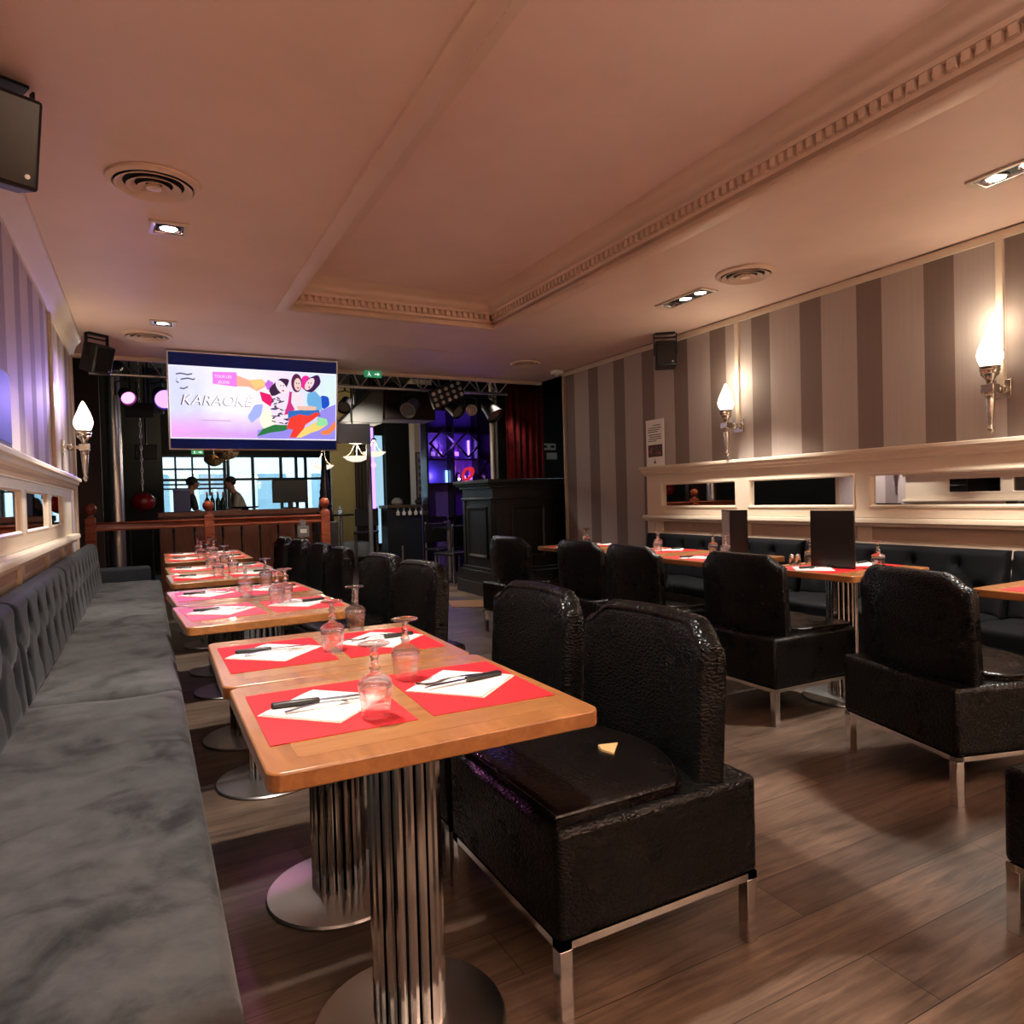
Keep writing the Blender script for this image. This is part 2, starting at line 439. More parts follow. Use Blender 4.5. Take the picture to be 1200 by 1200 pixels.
# ------------------------------------------------------------------ panelled dado with mirrors, right and left
def dado(side):
    # local: p = distance off the wall, y along, z up
    def X(p): return XR - p if side > 0 else XL + p
    y1 = 5.50 if side > 0 else 6.0
    zl = 1.47 if side > 0 else 1.43
    y0 = YB - 0.1
    mp = 0.03 if side > 0 else 0.044
    b = MB()
    def prof(pts, ya, yb): b.prism([(X(p), z) for p, z in pts], ya, yb, Mx)
    # cap ledge with stepped mouldings
    prof([(0, zl), (0.125, zl), (0.13, zl-0.006), (0.13, zl-0.024), (0.115, zl-0.03), (0.112, zl-0.048), (0.095, zl-0.056), (0.09, zl-0.075), (0.07, zl-0.084), (0.07, zl-0.092), (0, zl-0.092)], y0, y1+0.03)
    zt, zb = (1.30, 1.065) if side > 0 else (1.30, 1.10)
    b.box(min(X(0), X(0.06)), max(X(0), X(0.06)), y0, y1, zt, zl-0.09)          # top rail
    b.box(min(X(0), X(0.06)), max(X(0), X(0.06)), y0, y1, zb-0.07, zb)          # bottom rail
    prof([(0, zb-0.07), (0.105, zb-0.075), (0.11, zb-0.085), (0.11, zb-0.105), (0.09, zb-0.115), (0.085, zb-0.13), (0.06, zb-0.135), (0, zb-0.135)], y0, y1+0.02)   # lower ledge
    mir = []
    if side > 0:
        edges = [(4.31, 5.285), (3.20, 4.18), (2.09, 3.09), (0.98, 1.98), (-0.13, 0.87), (-1.24, -0.24), (-2.35, -1.35)]
    else:
        edges = [(4.77, 5.42), (3.84, 4.65), (2.9, 3.72), (1.96, 2.78), (1.02, 1.84), (0.08, 0.9), (-0.86, -0.04), (-1.8, -0.98)]
    last = y1
    for a, e in edges:
        b.box(min(X(0), X(0.06)), max(X(0), X(0.06)), e, last, zb, zt)
        last = a
        My = Matrix(((0,0,-1 if side > 0 else 1,X(0)),(1,0,0,0),(0,1,0,0),(0,0,0,1)))
        b.ring(a-0.004, e+0.004, zb-0.004, zt+0.004, [(0, 0.058), (0.002, 0.068), (0.012, 0.07), (0.02, 0.06), (0.022, 0.045), (0.022, 0.034)] if side > 0 else [(0, 0.058), (0.002, 0.062), (0.01, 0.063), (0.016, 0.058), (0.018, 0.052), (0.018, 0.046)], My)
        mir.append((a, e))
    b.box(min(X(0), X(0.06)), max(X(0), X(0.06)), y0, last, zb, zt)
    # lower panels behind the bench
    b.box(min(X(0), X(0.03)), max(X(0), X(0.03)), y0, y1, 0.0, zb-0.13)
    b.box(min(X(0), X(0.055)), max(X(0), X(0.055)), y0, y1, 0.76, 0.835)
    for a, e in edges:
        b.box(min(X(0), X(0.05)), max(X(0), X(0.05)), e, e+0.1, 0.3, zb-0.13)
    b.box(min(X(0), X(0.06)), max(X(0), X(0.06)), y1-0.1, y1, 0.0, zb-0.1)
    structure(b.build('trim_5' if side > 0 else 'trim_6', M['cream'], ang=30))
    s = MB().box(min(X(0.03), X(0.035)), max(X(0.03), X(0.035)), y0, y1-0.1, 0.84 if side > 0 else 0.905, zb-0.135)
    structure(s.build('trim_7' if side > 0 else 'trim_8', M['cream_dark'], smooth=False))
    ords = ['first', 'second', 'third', 'fourth', 'fifth', 'sixth', 'seventh', 'eighth']
    for k, (a, e) in enumerate(mir):
        if k > 3: continue
        o = MB().box(min(X(mp), X(mp+0.006)), max(X(mp), X(mp+0.006)), a, e, zb, zt).build('strip_mirror', M['mirror'], smooth=False)
        tag(o, 'long strip mirror in the cream panelling of the %s wall, %s from its far end' % ('right' if side > 0 else 'left', ords[k]), 'mirror', 'strip mirrors in the panelling')
    for k, (a, e) in enumerate(mir):
        if k > 3: structure(MB().box(min(X(mp), X(mp+0.006)), max(X(mp), X(mp+0.006)), a, e, zb, zt).build('trim_9', M['cream_dark'], smooth=False))
dado(1); dado(-1)
# vertical cable trunking above the sconces
for y in (4.321, 2.269, 0.2):
    structure(MB().box(XR-0.022, XR, y-0.02, y+0.02, 1.78, CE-0.03).build('trim_10', M['cream'], bevel=0.003))
structure(MB().box(XL, XL+0.02, 5.6, 5.66, 1.45, CE-0.16).build('trim_11', M['cream'], bevel=0.003))
structure(MB().box(XL, XL+0.02, 7.07, 7.15, 0, CE-0.1).build('trim_12', M['cream_dark'], bevel=0.003))
structure(MB().box(XR-0.02, XR+0.12, 7.085, 7.11, 0, CE-0.05).build('trim_13', M['cream_dark'], bevel=0.003))

# ------------------------------------------------------------------ sconces
def sconce(label, side, y, off, lit=True, zb=1.885, power=4.2):
    x = (XR - off) if side > 0 else (XL + off)
    t = thing('torch_sconce', label, 'wall lamp', (x, y, zb), 0 if side > 0 else PI, 'torch wall lamps')
    # local +x points to the wall
    fl = MB().lathe([(0.028, 0.0), (0.05, 0.012), (0.064, 0.045), (0.066, 0.07), (0.058, 0.105), (0.043, 0.145), (0.026, 0.185), (0.012, 0.215), (0.002, 0.228)], 20)
    # swirl the flame
    vs = []
    for (a, b_, c_) in fl.v:
        k = 1 + 0.05*math.sin(5*math.atan2(b_, a) + c_*28)
        vs.append((a*k, b_*k, c_))
    fl.v = vs
    fl.build('flame_shade', M['bulb'], t)
    MB().lathe([(0.05, 0.006), (0.054, 0.0), (0.05, -0.012), (0.054, -0.02), (0.045, -0.035), (0.05, -0.043), (0.036, -0.055), (0.022, -0.075), (0.018, -0.095), (0.03, -0.1)], 20).build('lamp_cup', M['silver'], t)
    MB().box(-0.036, 0.036, -0.036, 0.036, -0.15, -0.1).build('bracket_block', M['silver'], t, bevel=0.004)
    MB().box(0.034, off-0.012, -0.012, 0.012, -0.137, -0.113).sphere((off*0.62, 0, -0.125), 0.028, 12, 8).build('bracket_arm', M['silver'], t)
    MB().box(off-0.014, off, -0.055, 0.055, -0.18, -0.07).build('wall_plate', M['silver'], t, bevel=0.003)
    MB().lathe([(0.026, -0.15), (0.03, -0.165), (0.024, -0.175), (0.026, -0.19), (0.019, -0.27), (0.013, -0.33), (0.011, -0.345), (0.017, -0.355), (0.017, -0.368), (0.008, -0.38), (0.002, -0.388)], 16).build('torch_stem', M['silver'], t)
    ld = bpy.data.lights.new('sconce_light', 'POINT'); ld.energy = power; ld.color = (1.0, 0.84, 0.64); ld.shadow_soft_size = 0.06
    lo = bpy.data.objects.new('sconce_light', ld); COL.objects.link(lo); lo.parent = t; lo.location = (0, 0, 0.26)
    return t
sconce('silver torch wall lamp on the right wall, the farther one left of centre', 1, 4.321, 0.15)
sconce('silver torch wall lamp on the right wall, the nearer one at the right edge', 1, 2.269, 0.125)
sconce('torch wall lamp with lit flame shade at the end of the left wall', -1, 6.2, 0.145, True, 1.80)
sconce('torch wall lamp added for fill on the right wall, out of frame beside the camera', 1, 0.2, 0.125)  # unseen sconce added for warm fill light
sconce('torch wall lamp added for fill on the right wall, out of frame behind the camera', 1, -1.85, 0.125)  # another unseen sconce, added to warm the room
sconce('torch wall lamp added for fill on the left wall, out of frame beside the camera', -1, -0.6, 0.13)  # added on the unseen stretch of wall for fill light

# ------------------------------------------------------------------ ceiling fittings
def air_vent(label, x, y, r=0.2):
    t = thing('ceiling_vent', label, 'air vent', (x, y, CE), 0, 'round ceiling vents')
    MB().lathe([(r*0.9, -0.003), (r, -0.002), (r*0.99, -0.014), (r*0.86, -0.022), (r*0.83, -0.012), (r*0.83, -0.003)], 40, cap=False).build('outer_ring', M['cornice'], t)
    MB().lathe([(r*0.84, -0.004), (0.001, -0.003)], 40, cap=False).build('duct_opening', M['void'], t)
    for f in (0.74, 0.5, 0.27):
        MB().lathe([(r*f-0.02, -0.01), (r*f+0.012, -0.03), (r*f+0.016, -0.028), (r*f-0.014, -0.008)], 36, cap=False).build('louvre_cone', M['cornice'], t)
    MB().lathe([(0.001, -0.014), (0.03, -0.016), (0.032, -0.03), (0.001, -0.034)], 20, cap=False).build('centre_disc', M['cornice'], t)
air_vent('round louvred ceiling vent above the right-hand tables, beside the triple spotlight', 3.70, 3.47)
air_vent('round louvred ceiling vent at top left, next to the nearer square spotlight', 0.08, 3.60)
air_vent('round louvred ceiling vent above the hanging television', 0.05, 6.8)
air_vent('small round ceiling vent at the far end, above the black booth', 3.78, 6.75, 0.17)

def spot_light(p, energy, t, angle=78, blend=0.6, size=0.05, col=(1.0, 0.86, 0.7), aim=(0, 0, -1)):
    ld = bpy.data.lights.new('spot_beam', 'SPOT'); ld.energy = energy; ld.color = col
    ld.spot_size = rad(angle); ld.spot_blend = blend; ld.shadow_soft_size = size
    lo = bpy.data.objects.new('spot_beam', ld); COL.objects.link(lo)
    lo.location = p; lo.rotation_euler = Vector(aim).to_track_quat('-Z', 'Y').to_euler()
    if t is not None: lo.parent = t
    return lo
def downlight(label, x, y, w, l, lamps, energy, col=(1.0,0.91,0.82), angle=80, group='recessed ceiling spotlights'):
    t = thing('recessed_spotlight', label, 'spotlight', (x, y, CE), 0, group)
    f = MB(); Mi = Matrix.Identity(4)
    f.ring(-w/2, w/2, -l/2, l/2, [(0, -0.001), (0, -0.012), (0.006, -0.014), (0.022, -0.012), (0.024, -0.001)])
    f.build('frame', M['cream'], t, ang=50)
    MB().ring(-w/2+0.022, w/2-0.022, -l/2+0.022, l/2-0.022, [(0, -0.002), (0, -0.010), (0.004, -0.010), (0.012, -0.0015)]).build('reflector_box', M['chrome'], t, ang=50)
    MB().box(-w/2+0.022, w/2-0.022, -l/2+0.022, l/2-0.022, -0.003, -0.001).build('back_plate', M['dark_metal'], t)
    for (dx, dy, on) in lamps:
        MB().lathe([(0.055, -0.003), (0.058, -0.009), (0.048, -0.011), (0.04, -0.006)], 24, (dx, dy, 0), cap=False).build('lamp_ring', M['chrome'], t)
        MB().lathe([(0.001, -0.0075), (0.03, -0.009), (0.046, -0.006), (0.046, -0.004), (0.001, -0.004)], 24, (dx, dy, 0), cap=False).build('lamp', M['spot_glow'] if on else M['spot_off'], t)
        if on: spot_light((dx, dy, -0.05), energy, t, angle, 0.5, 0.045, col)
    return t
downlight('square recessed spotlight on the left of the ceiling, the nearer one', 0.155, 4.15, 0.19, 0.19, [(0,0,True)], 190)
downlight('square recessed spotlight on the left of the ceiling, the farther one above the television', 0.165, 6.3, 0.19, 0.19, [(0,0,True)], 200)
downlight('square recessed spotlight on the ceiling above the nearest bench table, out of frame', 0.3, 1.95, 0.19, 0.19, [(0,0,True)], 230)
downlight('long recessed triple spotlight above the right-hand tables, two lamps lit', 3.72, 4.09, 0.17, 0.52, [(0,-0.16,True),(0,0,True),(0,0.16,False)], 130)
downlight('long recessed triple spotlight cut off at the top right corner', 3.72, 1.73, 0.17, 0.52, [(0,-0.16,True),(0,0,True),(0,0.16,True)], 90)
downlight('long recessed triple spotlight added for fill behind the camera on the right', 3.72, -0.9, 0.17, 0.52, [(0,-0.16,True),(0,0,True),(0,0.16,True)], 80)  # unseen spots added to raise the room's brightness
downlight('square recessed spotlight added for fill behind the camera on the left', 0.6, -0.9, 0.19, 0.19, [(0,0,True)], 60)  # unseen spot, also added for overall brightness
# access panel, smoke detector
t = MB().box(1.98, 2.74, 6.48, 7.3, CE-0.006, CE-0.0005).build('ceiling_hatch', M['cornice'], bevel=0.002)
tag(t, 'flat square access hatch in the ceiling to the right of the television', 'hatch')
t = thing('smoke_detector', 'small white detector box at the ceiling corner above the booth', 'smoke detector', (4.36, 7.02, CE))
MB().box(-0.06, 0.06, -0.05, 0.05, -0.05, -0.001).build('housing', M['white_plastic'], t, bevel=0.012, segs=3)
MB().lathe([(0.02, -0.065), (0.03, -0.05)], 16).build('sensor_dome', M['white_plastic'], t)

def wall_speaker(label, loc, rz, tilt, w=0.19, d=0.15, h=0.24):
    t = thing('loudspeaker', label, 'loudspeaker', loc, rz, 'black ceiling loudspeakers')
    R = Matrix.Translation((0, 0, -0.21)) @ Matrix.Rotation(tilt, 4, 'X')
    MB().box(-w/2, w/2, -d/2, d/2, -h/2, h/2).build('cabinet', M['black_plastic'], t, bevel=0.012, M=R)
    MB().box(-w/2+0.012, w/2-0.012, -d/2-0.006, -d/2-0.001, -h/2+0.012, h/2-0.012).build('grille', M['black_gloss'], t, bevel=0.004, M=R)
    b = MB().box(-0.09, 0.09, -0.03, 0.03, -0.012, -0.001)
    for s in (-1, 1): b.box(s*(w/2+0.008)-0.004, s*(w/2+0.008)+0.004, -0.015, 0.015, -0.21, -0.008)
    b.box(-w/2-0.012, w/2+0.012, -0.015, 0.015, -0.05, -0.042)
    b.build('mounting_yoke', M['dark_metal'], t)
    MB().cyl((w*0.3, -d/2-0.012, -h*0.36), (w*0.3, -d/2-0.004, -h*0.36), 0.008).build('badge', M['chrome_dull'], t, M=R)
    return t
wall_speaker('black loudspeaker on a yoke at the top of the right wall', (4.33, 5.05, CE), rad(-35), rad(-8))
wall_speaker('black loudspeaker tilted down at the far end of the left wall', (-0.33, 6.9, CE), rad(40), rad(18), 0.18, 0.17, 0.24)
wall_speaker('black loudspeaker cut off at the top left corner', (-0.41, 2.95, CE-0.0), rad(25), rad(15), 0.2, 0.18, 0.3)

# ------------------------------------------------------------------ upholstered bench sofas
def cushion(mb, x0, x1, y0, y1, z0, z1, r, disp=None, Mt=None, res=0.035, puff=0.0):
    def line(a, b):
        pts = [a + r*(1-math.cos(k*PI/10)) for k in range(6)]
        n = max(2, int((b-a-2*r)/res))
        pts += [a+r+(b-a-2*r)*k/n for k in range(1, n)]
        pts += [b - r*(1-math.cos(k*PI/10)) for k in range(5, -1, -1)]
        return pts
    xs, ys = line(x0, x1), line(y0, y1)
    def drop(d):
        if d >= r: return 0.0
        q = 1 - d/r
        return r*(1-math.sqrt(max(0, 1-q*q)))
    vs = []; nx, ny = len(xs), len(ys)
    for y in ys:
        for x in xs:
            z = z1 - max(drop(min(x-x0, x1-x)), drop(min(y-y0, y1-y)))
            u = (x-x0)/(x1-x0); v = (y-y0)/(y1-y0)
            if puff: z += puff*(1-(2*u-1)**2)*(1-(2*v-1)**4)
            if disp:
                k = smooth01(min(x-x0, x1-x, y-y0, y1-y)/max(r, 1e-3))
                z += disp(x, y)*k
            vs.append((x, y, z))
    fs = []
    for j in range(ny-1):
        for i_ in range(nx-1):
            a = j*nx+i_
            fs.append((a, a+1, a+nx+1, a+nx))
    border = [i_ for i_ in range(nx)] + [j*nx+nx-1 for j in range(1, ny)] + [(ny-1)*nx+i_ for i_ in range(nx-2, -1, -1)] + [j*nx for j in range(ny-2, 0, -1)]
    o = len(vs)
    for b_ in border: vs.append((vs[b_][0], vs[b_][1], z0))
    m = len(border)
    for k in range(m):
        k2 = (k+1) % m
        fs.append((border[k2], border[k], o+k, o+k2))
    fs.append(tuple(range(o, o+m)))
    mb.add(vs, fs, Mt)
    return mb
def bench(label, loc, rz, L, seats, mseat, mback, arm=0, group=None, H=0.40, D=0.55, zs=0.452, lean=0.08):
    """local: x from the wall (0) to the front (D), y along"""
    t = thing('bench_sofa', label, 'sofa', loc, rz, group)
    MB().box(0.04, D-0.05, 0.01, L-0.01, 0.03, 0.25).build('base', M['black_plastic'], t, bevel=0.01)
    y = 0.0
    for n_, ln in enumerate(seats):
        sd = random.random()*20
        def dis(x, yy, sd=sd):
            w = 0.010*noise.noise((x*3.2+sd, yy*3.2, sd)) + 0.006*noise.noise((x*9, yy*9+sd, 1.3))
            w -= 0.018*math.exp(-((x-0.30)/0.16)**2 - ((yy-y_mid)/0.35)**2)
            w += 0.007*math.sin(yy*26+3*noise.noise((x*2, yy*2, sd)))*math.exp(-((x-0.4)/0.1)**2)
            return w
        y_mid = y + ln/2
        mb = MB(); cushion(mb, 0.07, D, y+0.006, y+ln-0.006, 0.2, zs, 0.035, dis, res=0.03, puff=0.012)
        mb.build('seat_cushion', mseat, t, ang=60)
        y += ln
    # tufted back: built flat (u = along, v = up, w = thickness) then stood up, leaning
    nb = max(2, round(L/0.265)); sp = L/nb
    def tuft(u, v):
        d = 0.0
        for row, vv in ((0, H*0.40), (1, H*0.76)):
            off = 0.5 if row == 0 else 0.0
            k = round(u/sp - off)
            du = u-(k+off)*sp
            d -= 0.034*math.exp(-(du*du+(v-vv)**2)/0.0011)
            if row == 1 and v > vv - 0.02: d -= 0.010*math.exp(-(du/0.014)**2)
            if row == 0 and v < vv + 0.02: d -= 0.010*math.exp(-(du/0.014)**2)
        # diagonal creases between the rows
        if H*0.40 < v < H*0.76:
            q = (v-H*0.40)/(H*0.36)
            for sgn in (-1, 1):
                uu = u/sp - 0.5 - sgn*0.5*q
                d -= 0.012*math.exp(-((uu-round(uu))*sp/0.016)**2)
        return d
    Mt = Matrix(((0, -lean/H, 1, 0.035+lean), (1, 0, 0, 0), (0, 1, 0, zs-0.02), (0, 0, 0, 1)))
    mb = MB(); cushion(mb, 0.004, L-0.004, 0.0, H, -0.028, 0.045, 0.04, tuft, Mt, res=0.022)
    mb.build('backrest', mback, t, ang=70)
    MB().box(0.002, 0.03, 0.01, L-0.01, 0.24, zs-0.02+H-0.03).build('back_board', M['black_plastic'], t, bevel=0.01)
    if arm:
        mb = MB(); ya, yb = (L+0.004, L+0.11) if arm > 0 else (-0.11, -0.004)
        cushion(mb, 0.05, D-0.08, ya, yb, 0.04, 0.66, 0.035)
        mb.build('armrest', mback, t, ang=60)
    return t
g = 'grey velvet bench sofas along the left wall'
kw = dict(H=0.385, zs=0.525, D=0.585, lean=0.035)
bench('grey velvet bench sofa, nearest of the row, at bottom left corner', (-0.49, 1.0, 0), 0, 1.88, [1.88], M['velvet'], M['velvet_back'], 0, g, **kw)
bench('grey velvet bench sofa, second of the row, beside the third and fourth tables', (-0.49, 2.9, 0), 0, 1.6, [1.6], M['velvet'], M['velvet_back'], 0, g, **kw)
bench('grey velvet bench sofa at the far end, with tufted back and arm by the railing', (-0.49, 4.52, 0), 0, 2.75, [1.6, 1.15], M['velvet'], M['velvet_back'], 1, g, **kw)
bench('grey velvet bench sofa behind the camera position on the left', (-0.49, -0.9, 0), 0, 1.88, [1.88], M['velvet'], M['velvet_back'], 0, g, **kw)
g = 'black velvet bench sofas along the right wall'
bench('black velvet bench sofa under the farthest right-wall mirror', (4.405, 5.40, 0), PI, 1.83, [0.92, 0.91], M['velvet_dark'], M['velvet_dark'], 0, g, 0.385)
bench('black velvet bench sofa behind the table with the tall standing menu', (4.405, 3.55, 0), PI, 1.38, [1.38], M['velvet_dark'], M['velvet_dark'], 0, g, 0.385)
bench('black velvet bench sofa cut off at the right edge of the frame', (4.405, 2.15, 0), PI, 1.9, [1.9], M['velvet_dark'], M['velvet_dark'], 0, g, 0.385)

# ------------------------------------------------------------------ lounge chairs
def make_chair(torn=False):
    t = thing('lounge_chair', 'x', 'chair')
    W, D = 0.31, 0.312
    MB().box(-W, W, -D, D, 0.19, 0.447).build('seat_box', M['leather'], t, bevel=0.018, segs=3)
    # curved backrest
    A = rad(52); n = 30; th = 0.078
    def plan(s):
        ph = s*A
        return Vector((0.303*math.sin(ph)/math.sin(A), -0.264 + 0.06*(1-math.cos(ph))/(1-math.cos(A))))
    def top(s):
        a = abs(s)
        return 0.868 - 0.008*a*a - 0.05*smooth01((a-0.6)/0.34)
    vs = []; fs = []
    for k in range(n+1):
        s = -1 + 2*k/n
        p = plan(s); q = plan(s+1e-3) - plan(s-1e-3); q.normalize(); nrm = Vector((-q.y, q.x))
        zt = top(s)
        sec = [(0, 0.44)] + [(0, 0.44+(zt-0.05-0.44)*j/6) for j in range(1, 7)]
        sec += [(th/2*(1-math.cos(a_)), zt-0.05+0.05*math.sin(a_)) for a_ in (rad(30), rad(60), rad(90), rad(120), rad(150))]
        sec += [(th, zt-0.05-(zt-0.05-0.44)*j/6) for j in range(0, 7)]
        for off, z in sec:
            lean = -0.028*((z-0.44)/0.44)
            vs.append((p.x+nrm.x*off, p.y+nrm.y*off+lean, z))
        m = len(sec)
    for k in range(n):
        for j in range(m-1):
            a = k*m+j
            fs.append((a, a+1, a+m+1, a+m))
    fs.append(tuple(range(m))); fs.append(tuple(reversed(range(n*m, n*m+m))))
    mb = MB(); mb.add(vs, fs)
    bk = mb.build('backrest', M['leather'], t, bevel=0.016, segs=3, ang=45)
    # top piping along the crest
    pts = []
    for k in range(n+1):
        s = -1 + 2*k/n; p = plan(s); q = plan(s+1e-3)-plan(s-1e-3); q.normalize(); nrm = Vector((-q.y, q.x))
        pts.append((p.x+nrm.x*th*0.93, p.y+nrm.y*th*0.93-0.026, top(s)-0.02))
    MB().tube(pts, 0.0055, 6).build('piping', M['leather_plain'], bk)
    # loose seat cushion with a round back edge
    poly = [(W-0.028, D-0.02), (-W+0.028, D-0.02), (-W+0.028, -0.05)]
    for k in range(13):
        s = -0.86 + 1.72*k/12
        p = plan(s); q = plan(s+1e-3)-plan(s-1e-3); q.normalize(); nrm = Vector((-q.y, q.x))
        f_ = 0.055*(1-math.cos(s*1.6))
        poly.append((p.x+nrm.x*(th+0.006), p.y+nrm.y*(th+0.006)+f_))
    poly.append((W-0.028, -0.05))
    cx, cy = 0.0, 0.06
    vs = []; fs = []; N = len(poly); rings = [(1.0, 0.446), (1.0, 0.462), (0.985, 0.472), (0.94, 0.478), (0.75, 0.484), (0.5, 0.486), (0.25, 0.487)]
    for f, z in rings:
        for (x, y) in poly:
            xx, yy = cx+(x-cx)*f, cy+(y-cy)*f
            zz = z
            if f < 0.95: zz += 0.008*noise.noise((xx*9, yy*9, 2.0)) + 0.004*noise.noise((xx*24, yy*12, 5.0)) - 0.012*math.exp(-((xx-0.05)**2+(yy-0.02)**2)/0.02)
            vs.append((xx, yy, zz))
    for k in range(len(rings)-1):
        for i_ in range(N):
            j = (i_+1) % N
            fs.append((k*N+i_, k*N+j, (k+1)*N+j, (k+1)*N+i_))
    o = len(vs); vs.append((cx, cy, 0.483)); k = (len(rings)-1)*N
    for i_ in range(N): fs.append((k+i_, k+(i_+1) % N, o))
    fs.append(tuple(reversed(range(N))))
    mb = MB(); mb.add(vs, fs)
    cu = mb.build('seat_cushion', M['leather_plain'], t, ang=50)
    MB().tube([(x*0.995, y, 0.466) for x, y in poly], 0.006, 6, closed=True).build('piping', M['leather_plain'], cu)
    if torn:
        MB().prism([(-0.06, 0.022), (0.0, -0.036), (0.016, 0.022), (-0.02, 0.034)], 0.470, 0.4875, Matrix.Translation((-0.01,-0.045,0.0))).build('torn_patch', M['torn'], cu)['label'] = 'tan foam showing through a tear'
    fr = MB()
    for s in (-1, 1):
        fr.box(s*(W-0.02)-0.016, s*(W-0.02)+0.016, -D+0.004, D-0.004, 0.172, 0.19)
        fr.box(-W+0.004, W-0.004, s*(D-0.02)-0.016, s*(D-0.02)+0.016, 0.172, 0.19)
    fr.build('frame', M['chrome'], t)
    for sx in (-1, 1):
        for sy in (-1, 1):
            MB().box(sx*(W-0.021)-0.017, sx*(W-0.021)+0.017, sy*(D-0.021)-0.017, sy*(D-0.021)+0.017, 0.0, 0.172).build('leg', M['chrome'], t, bevel=0.002)
    return t
ORD = ['nearest', 'second', 'third', 'fourth', 'fifth', 'sixth', 'seventh', 'farthest']
torn = make_chair(True)
place(torn, True, 'black croc-leather lounge chair in the foreground, with a torn seat, nearest of the left row', (1.095, 1.625, 0), rad(90), 'lounge chairs facing the bench row')
ch = make_chair()
gl = 'lounge chairs facing the bench row'; gr = 'lounge chairs facing the right wall'
LC = [(1.095, 2.29, 91), (1.10, 3.56, 97), (1.10, 4.27, 95), (1.06, 5.2, 90), (1.06, 5.85, 92), (1.06, 6.75, 92), (1.02, 7.4, 90)]
LCN = ['second', 'third', 'fourth', 'fifth', 'sixth', 'seventh', 'farthest']
for k, (x, y, a) in enumerate(LC):
    place(ch, k == 0, 'black croc-leather lounge chair, %s from the camera in the left row' % LCN[k], (x, y, 0), rad(a), gl)
RC = [(3.0, 1.70, -106, 'big black lounge chair with chrome legs at right, before the tall menu'),
      (3.095, 2.77, -91, 'black lounge chair with chrome legs at mid right, behind the larger right-hand chair'),
      (2.30, 0.70, -92, 'black lounge chair cut off at the lower right edge of the frame'),
      (3.06, 3.70, -92, 'black lounge chair of the close pair at centre, the nearer one'),
      (3.10, 4.40, -90, 'black lounge chair of the close pair at centre, the farther one'),
      (3.02, 5.42, -84, 'black lounge chair farthest back on the right side, in front of the booth')]
for x, y, a, lb in RC:
    place(ch, False, lb, (x, y, 0), rad(a), gr)

# ------------------------------------------------------------------ tables and settings
def make_table():
    t = thing('pedestal_table', 'x', 'table')
    hx, hy = 0.336, 0.314
    def rr(hx, hy, r, n=5):
        p = []
        for cx, cy, a0 in ((hx-r, hy-r, 0), (-hx+r, hy-r, 90), (-hx+r, -hy+r, 180), (hx-r, -hy+r, 270)):
            for k in range(n+1):
                a = rad(a0+90*k/n); p.append((cx+r*math.cos(a), cy+r*math.sin(a)))
        return p
    tp = MB().prism(rr(hx, hy, 0.03), 0.715, 0.75).build('tabletop', M['table_edge'], t, bevel=0.004, segs=2, ang=30)
    MB().box(-hx+0.06, hx-0.06, -hy+0.06, hy-0.06, 0.7485, 0.7503).build('inlay_field', M['table'], tp, smooth=False)
    pd = MB()
    n = 18
    for k in range(n):
        a = 2*PI*k/n
        pd.cyl((0.073*math.cos(a), 0.073*math.sin(a), 0.018), (0.073*math.cos(a), 0.073*math.sin(a), 0.712), 0.0105, n=8)
    pd.build('fluted_column', M['chrome'], t)
    MB().cyl((0,0,0.018), (0,0,0.712), 0.058, n=18).build('column_core', M['black_gloss'], t)
    MB().box(-0.18, 0.18, -0.18, 0.18, 0.704, 0.715).build('top_plate', M['dark_metal'], t)
    MB().lathe([(0.215, 0.0), (0.22, 0.006), (0.215, 0.012), (0.12, 0.017), (0.09, 0.022), (0.001, 0.022)], 40).build('base_disc', M['chrome_dull'], t)
    return t
tb = make_table()
LT = [(0.498, 1.512, 0), (0.492, 2.149, -0.8), (0.435, 3.165, 3), (0.425, 3.81, 3), (0.44, 4.83, 1.5), (0.445, 5.47, 1.5), (0.455, 6.55, 0), (0.465, 7.2, 0)]
RT = [(3.50, 1.42, 0), (3.505, 2.62, 0), (3.50, 3.60, 0), (3.50, 4.24, 0), (3.48, 5.18, 0)]
LN = [o + ' left-row table' for o in ORD]
RN = ['right table at the frame edge', 'right table with the tall menu', 'right table with the open menu', 'fourth right-row table', 'farthest right-row table']
first = True
for k, (x, y, a) in enumerate(LT):
    place(tb, first, 'square oak pedestal table with fluted chrome column, %s from the camera in the left row' % ORD[k], (x, y, 0), rad(a), 'oak tables of the left row'); first = False
RTL = ['oak pedestal table on the right cut off by the frame edge', 'oak pedestal table on the right carrying the tall closed menu', 'oak pedestal table on the right carrying the open menu', 'oak pedestal table fourth along the right-hand row', 'oak pedestal table farthest along the right-hand row']
for k, (x, y, a) in enumerate(RT):
    place(tb, False, RTL[k], (x, y, 0), rad(a), 'oak tables of the right row')

# place settings: built with the diner on the -x side, x towards the table centre
Z0 = 0.7506
def make_mat():
    o = MB().box(-0.145, 0.145, -0.19, 0.19, 0.0, 0.0012).build('placemat', M['red_paper'], smooth=False); o['category'] = 'placemat'; return o
def make_napkin():
    t = thing('paper_napkin', 'x', 'napkin')
    h = 0.1
    MB().box(-h, h, -h, h, 0, 0.0016).build('lower_fold', M['white_paper'], t)
    u = MB(); n = 8
    vs = []; fs = []
    for i_ in range(n+1):
        for j in range(n+1):
            x = -h+0.003+(2*h-0.004)*i_/n; y = -h+0.002+(2*h-0.006)*j/n
            vs.append((x, y, 0.0024+0.0016*(j/n)*(0.5+0.5*math.sin(i_*1.3))))
    for i_ in range(n):
        for j in range(n):
            a = i_*(n+1)+j; fs.append((a, a+1, a+n+2, a+n+1))
    u.add(vs, fs); o = u.build('upper_fold', M['white_paper'], t)
    so = o.modifiers.new('Solid', 'SOLIDIFY'); so.thickness = 0.0008; so.offset = 1
    return t
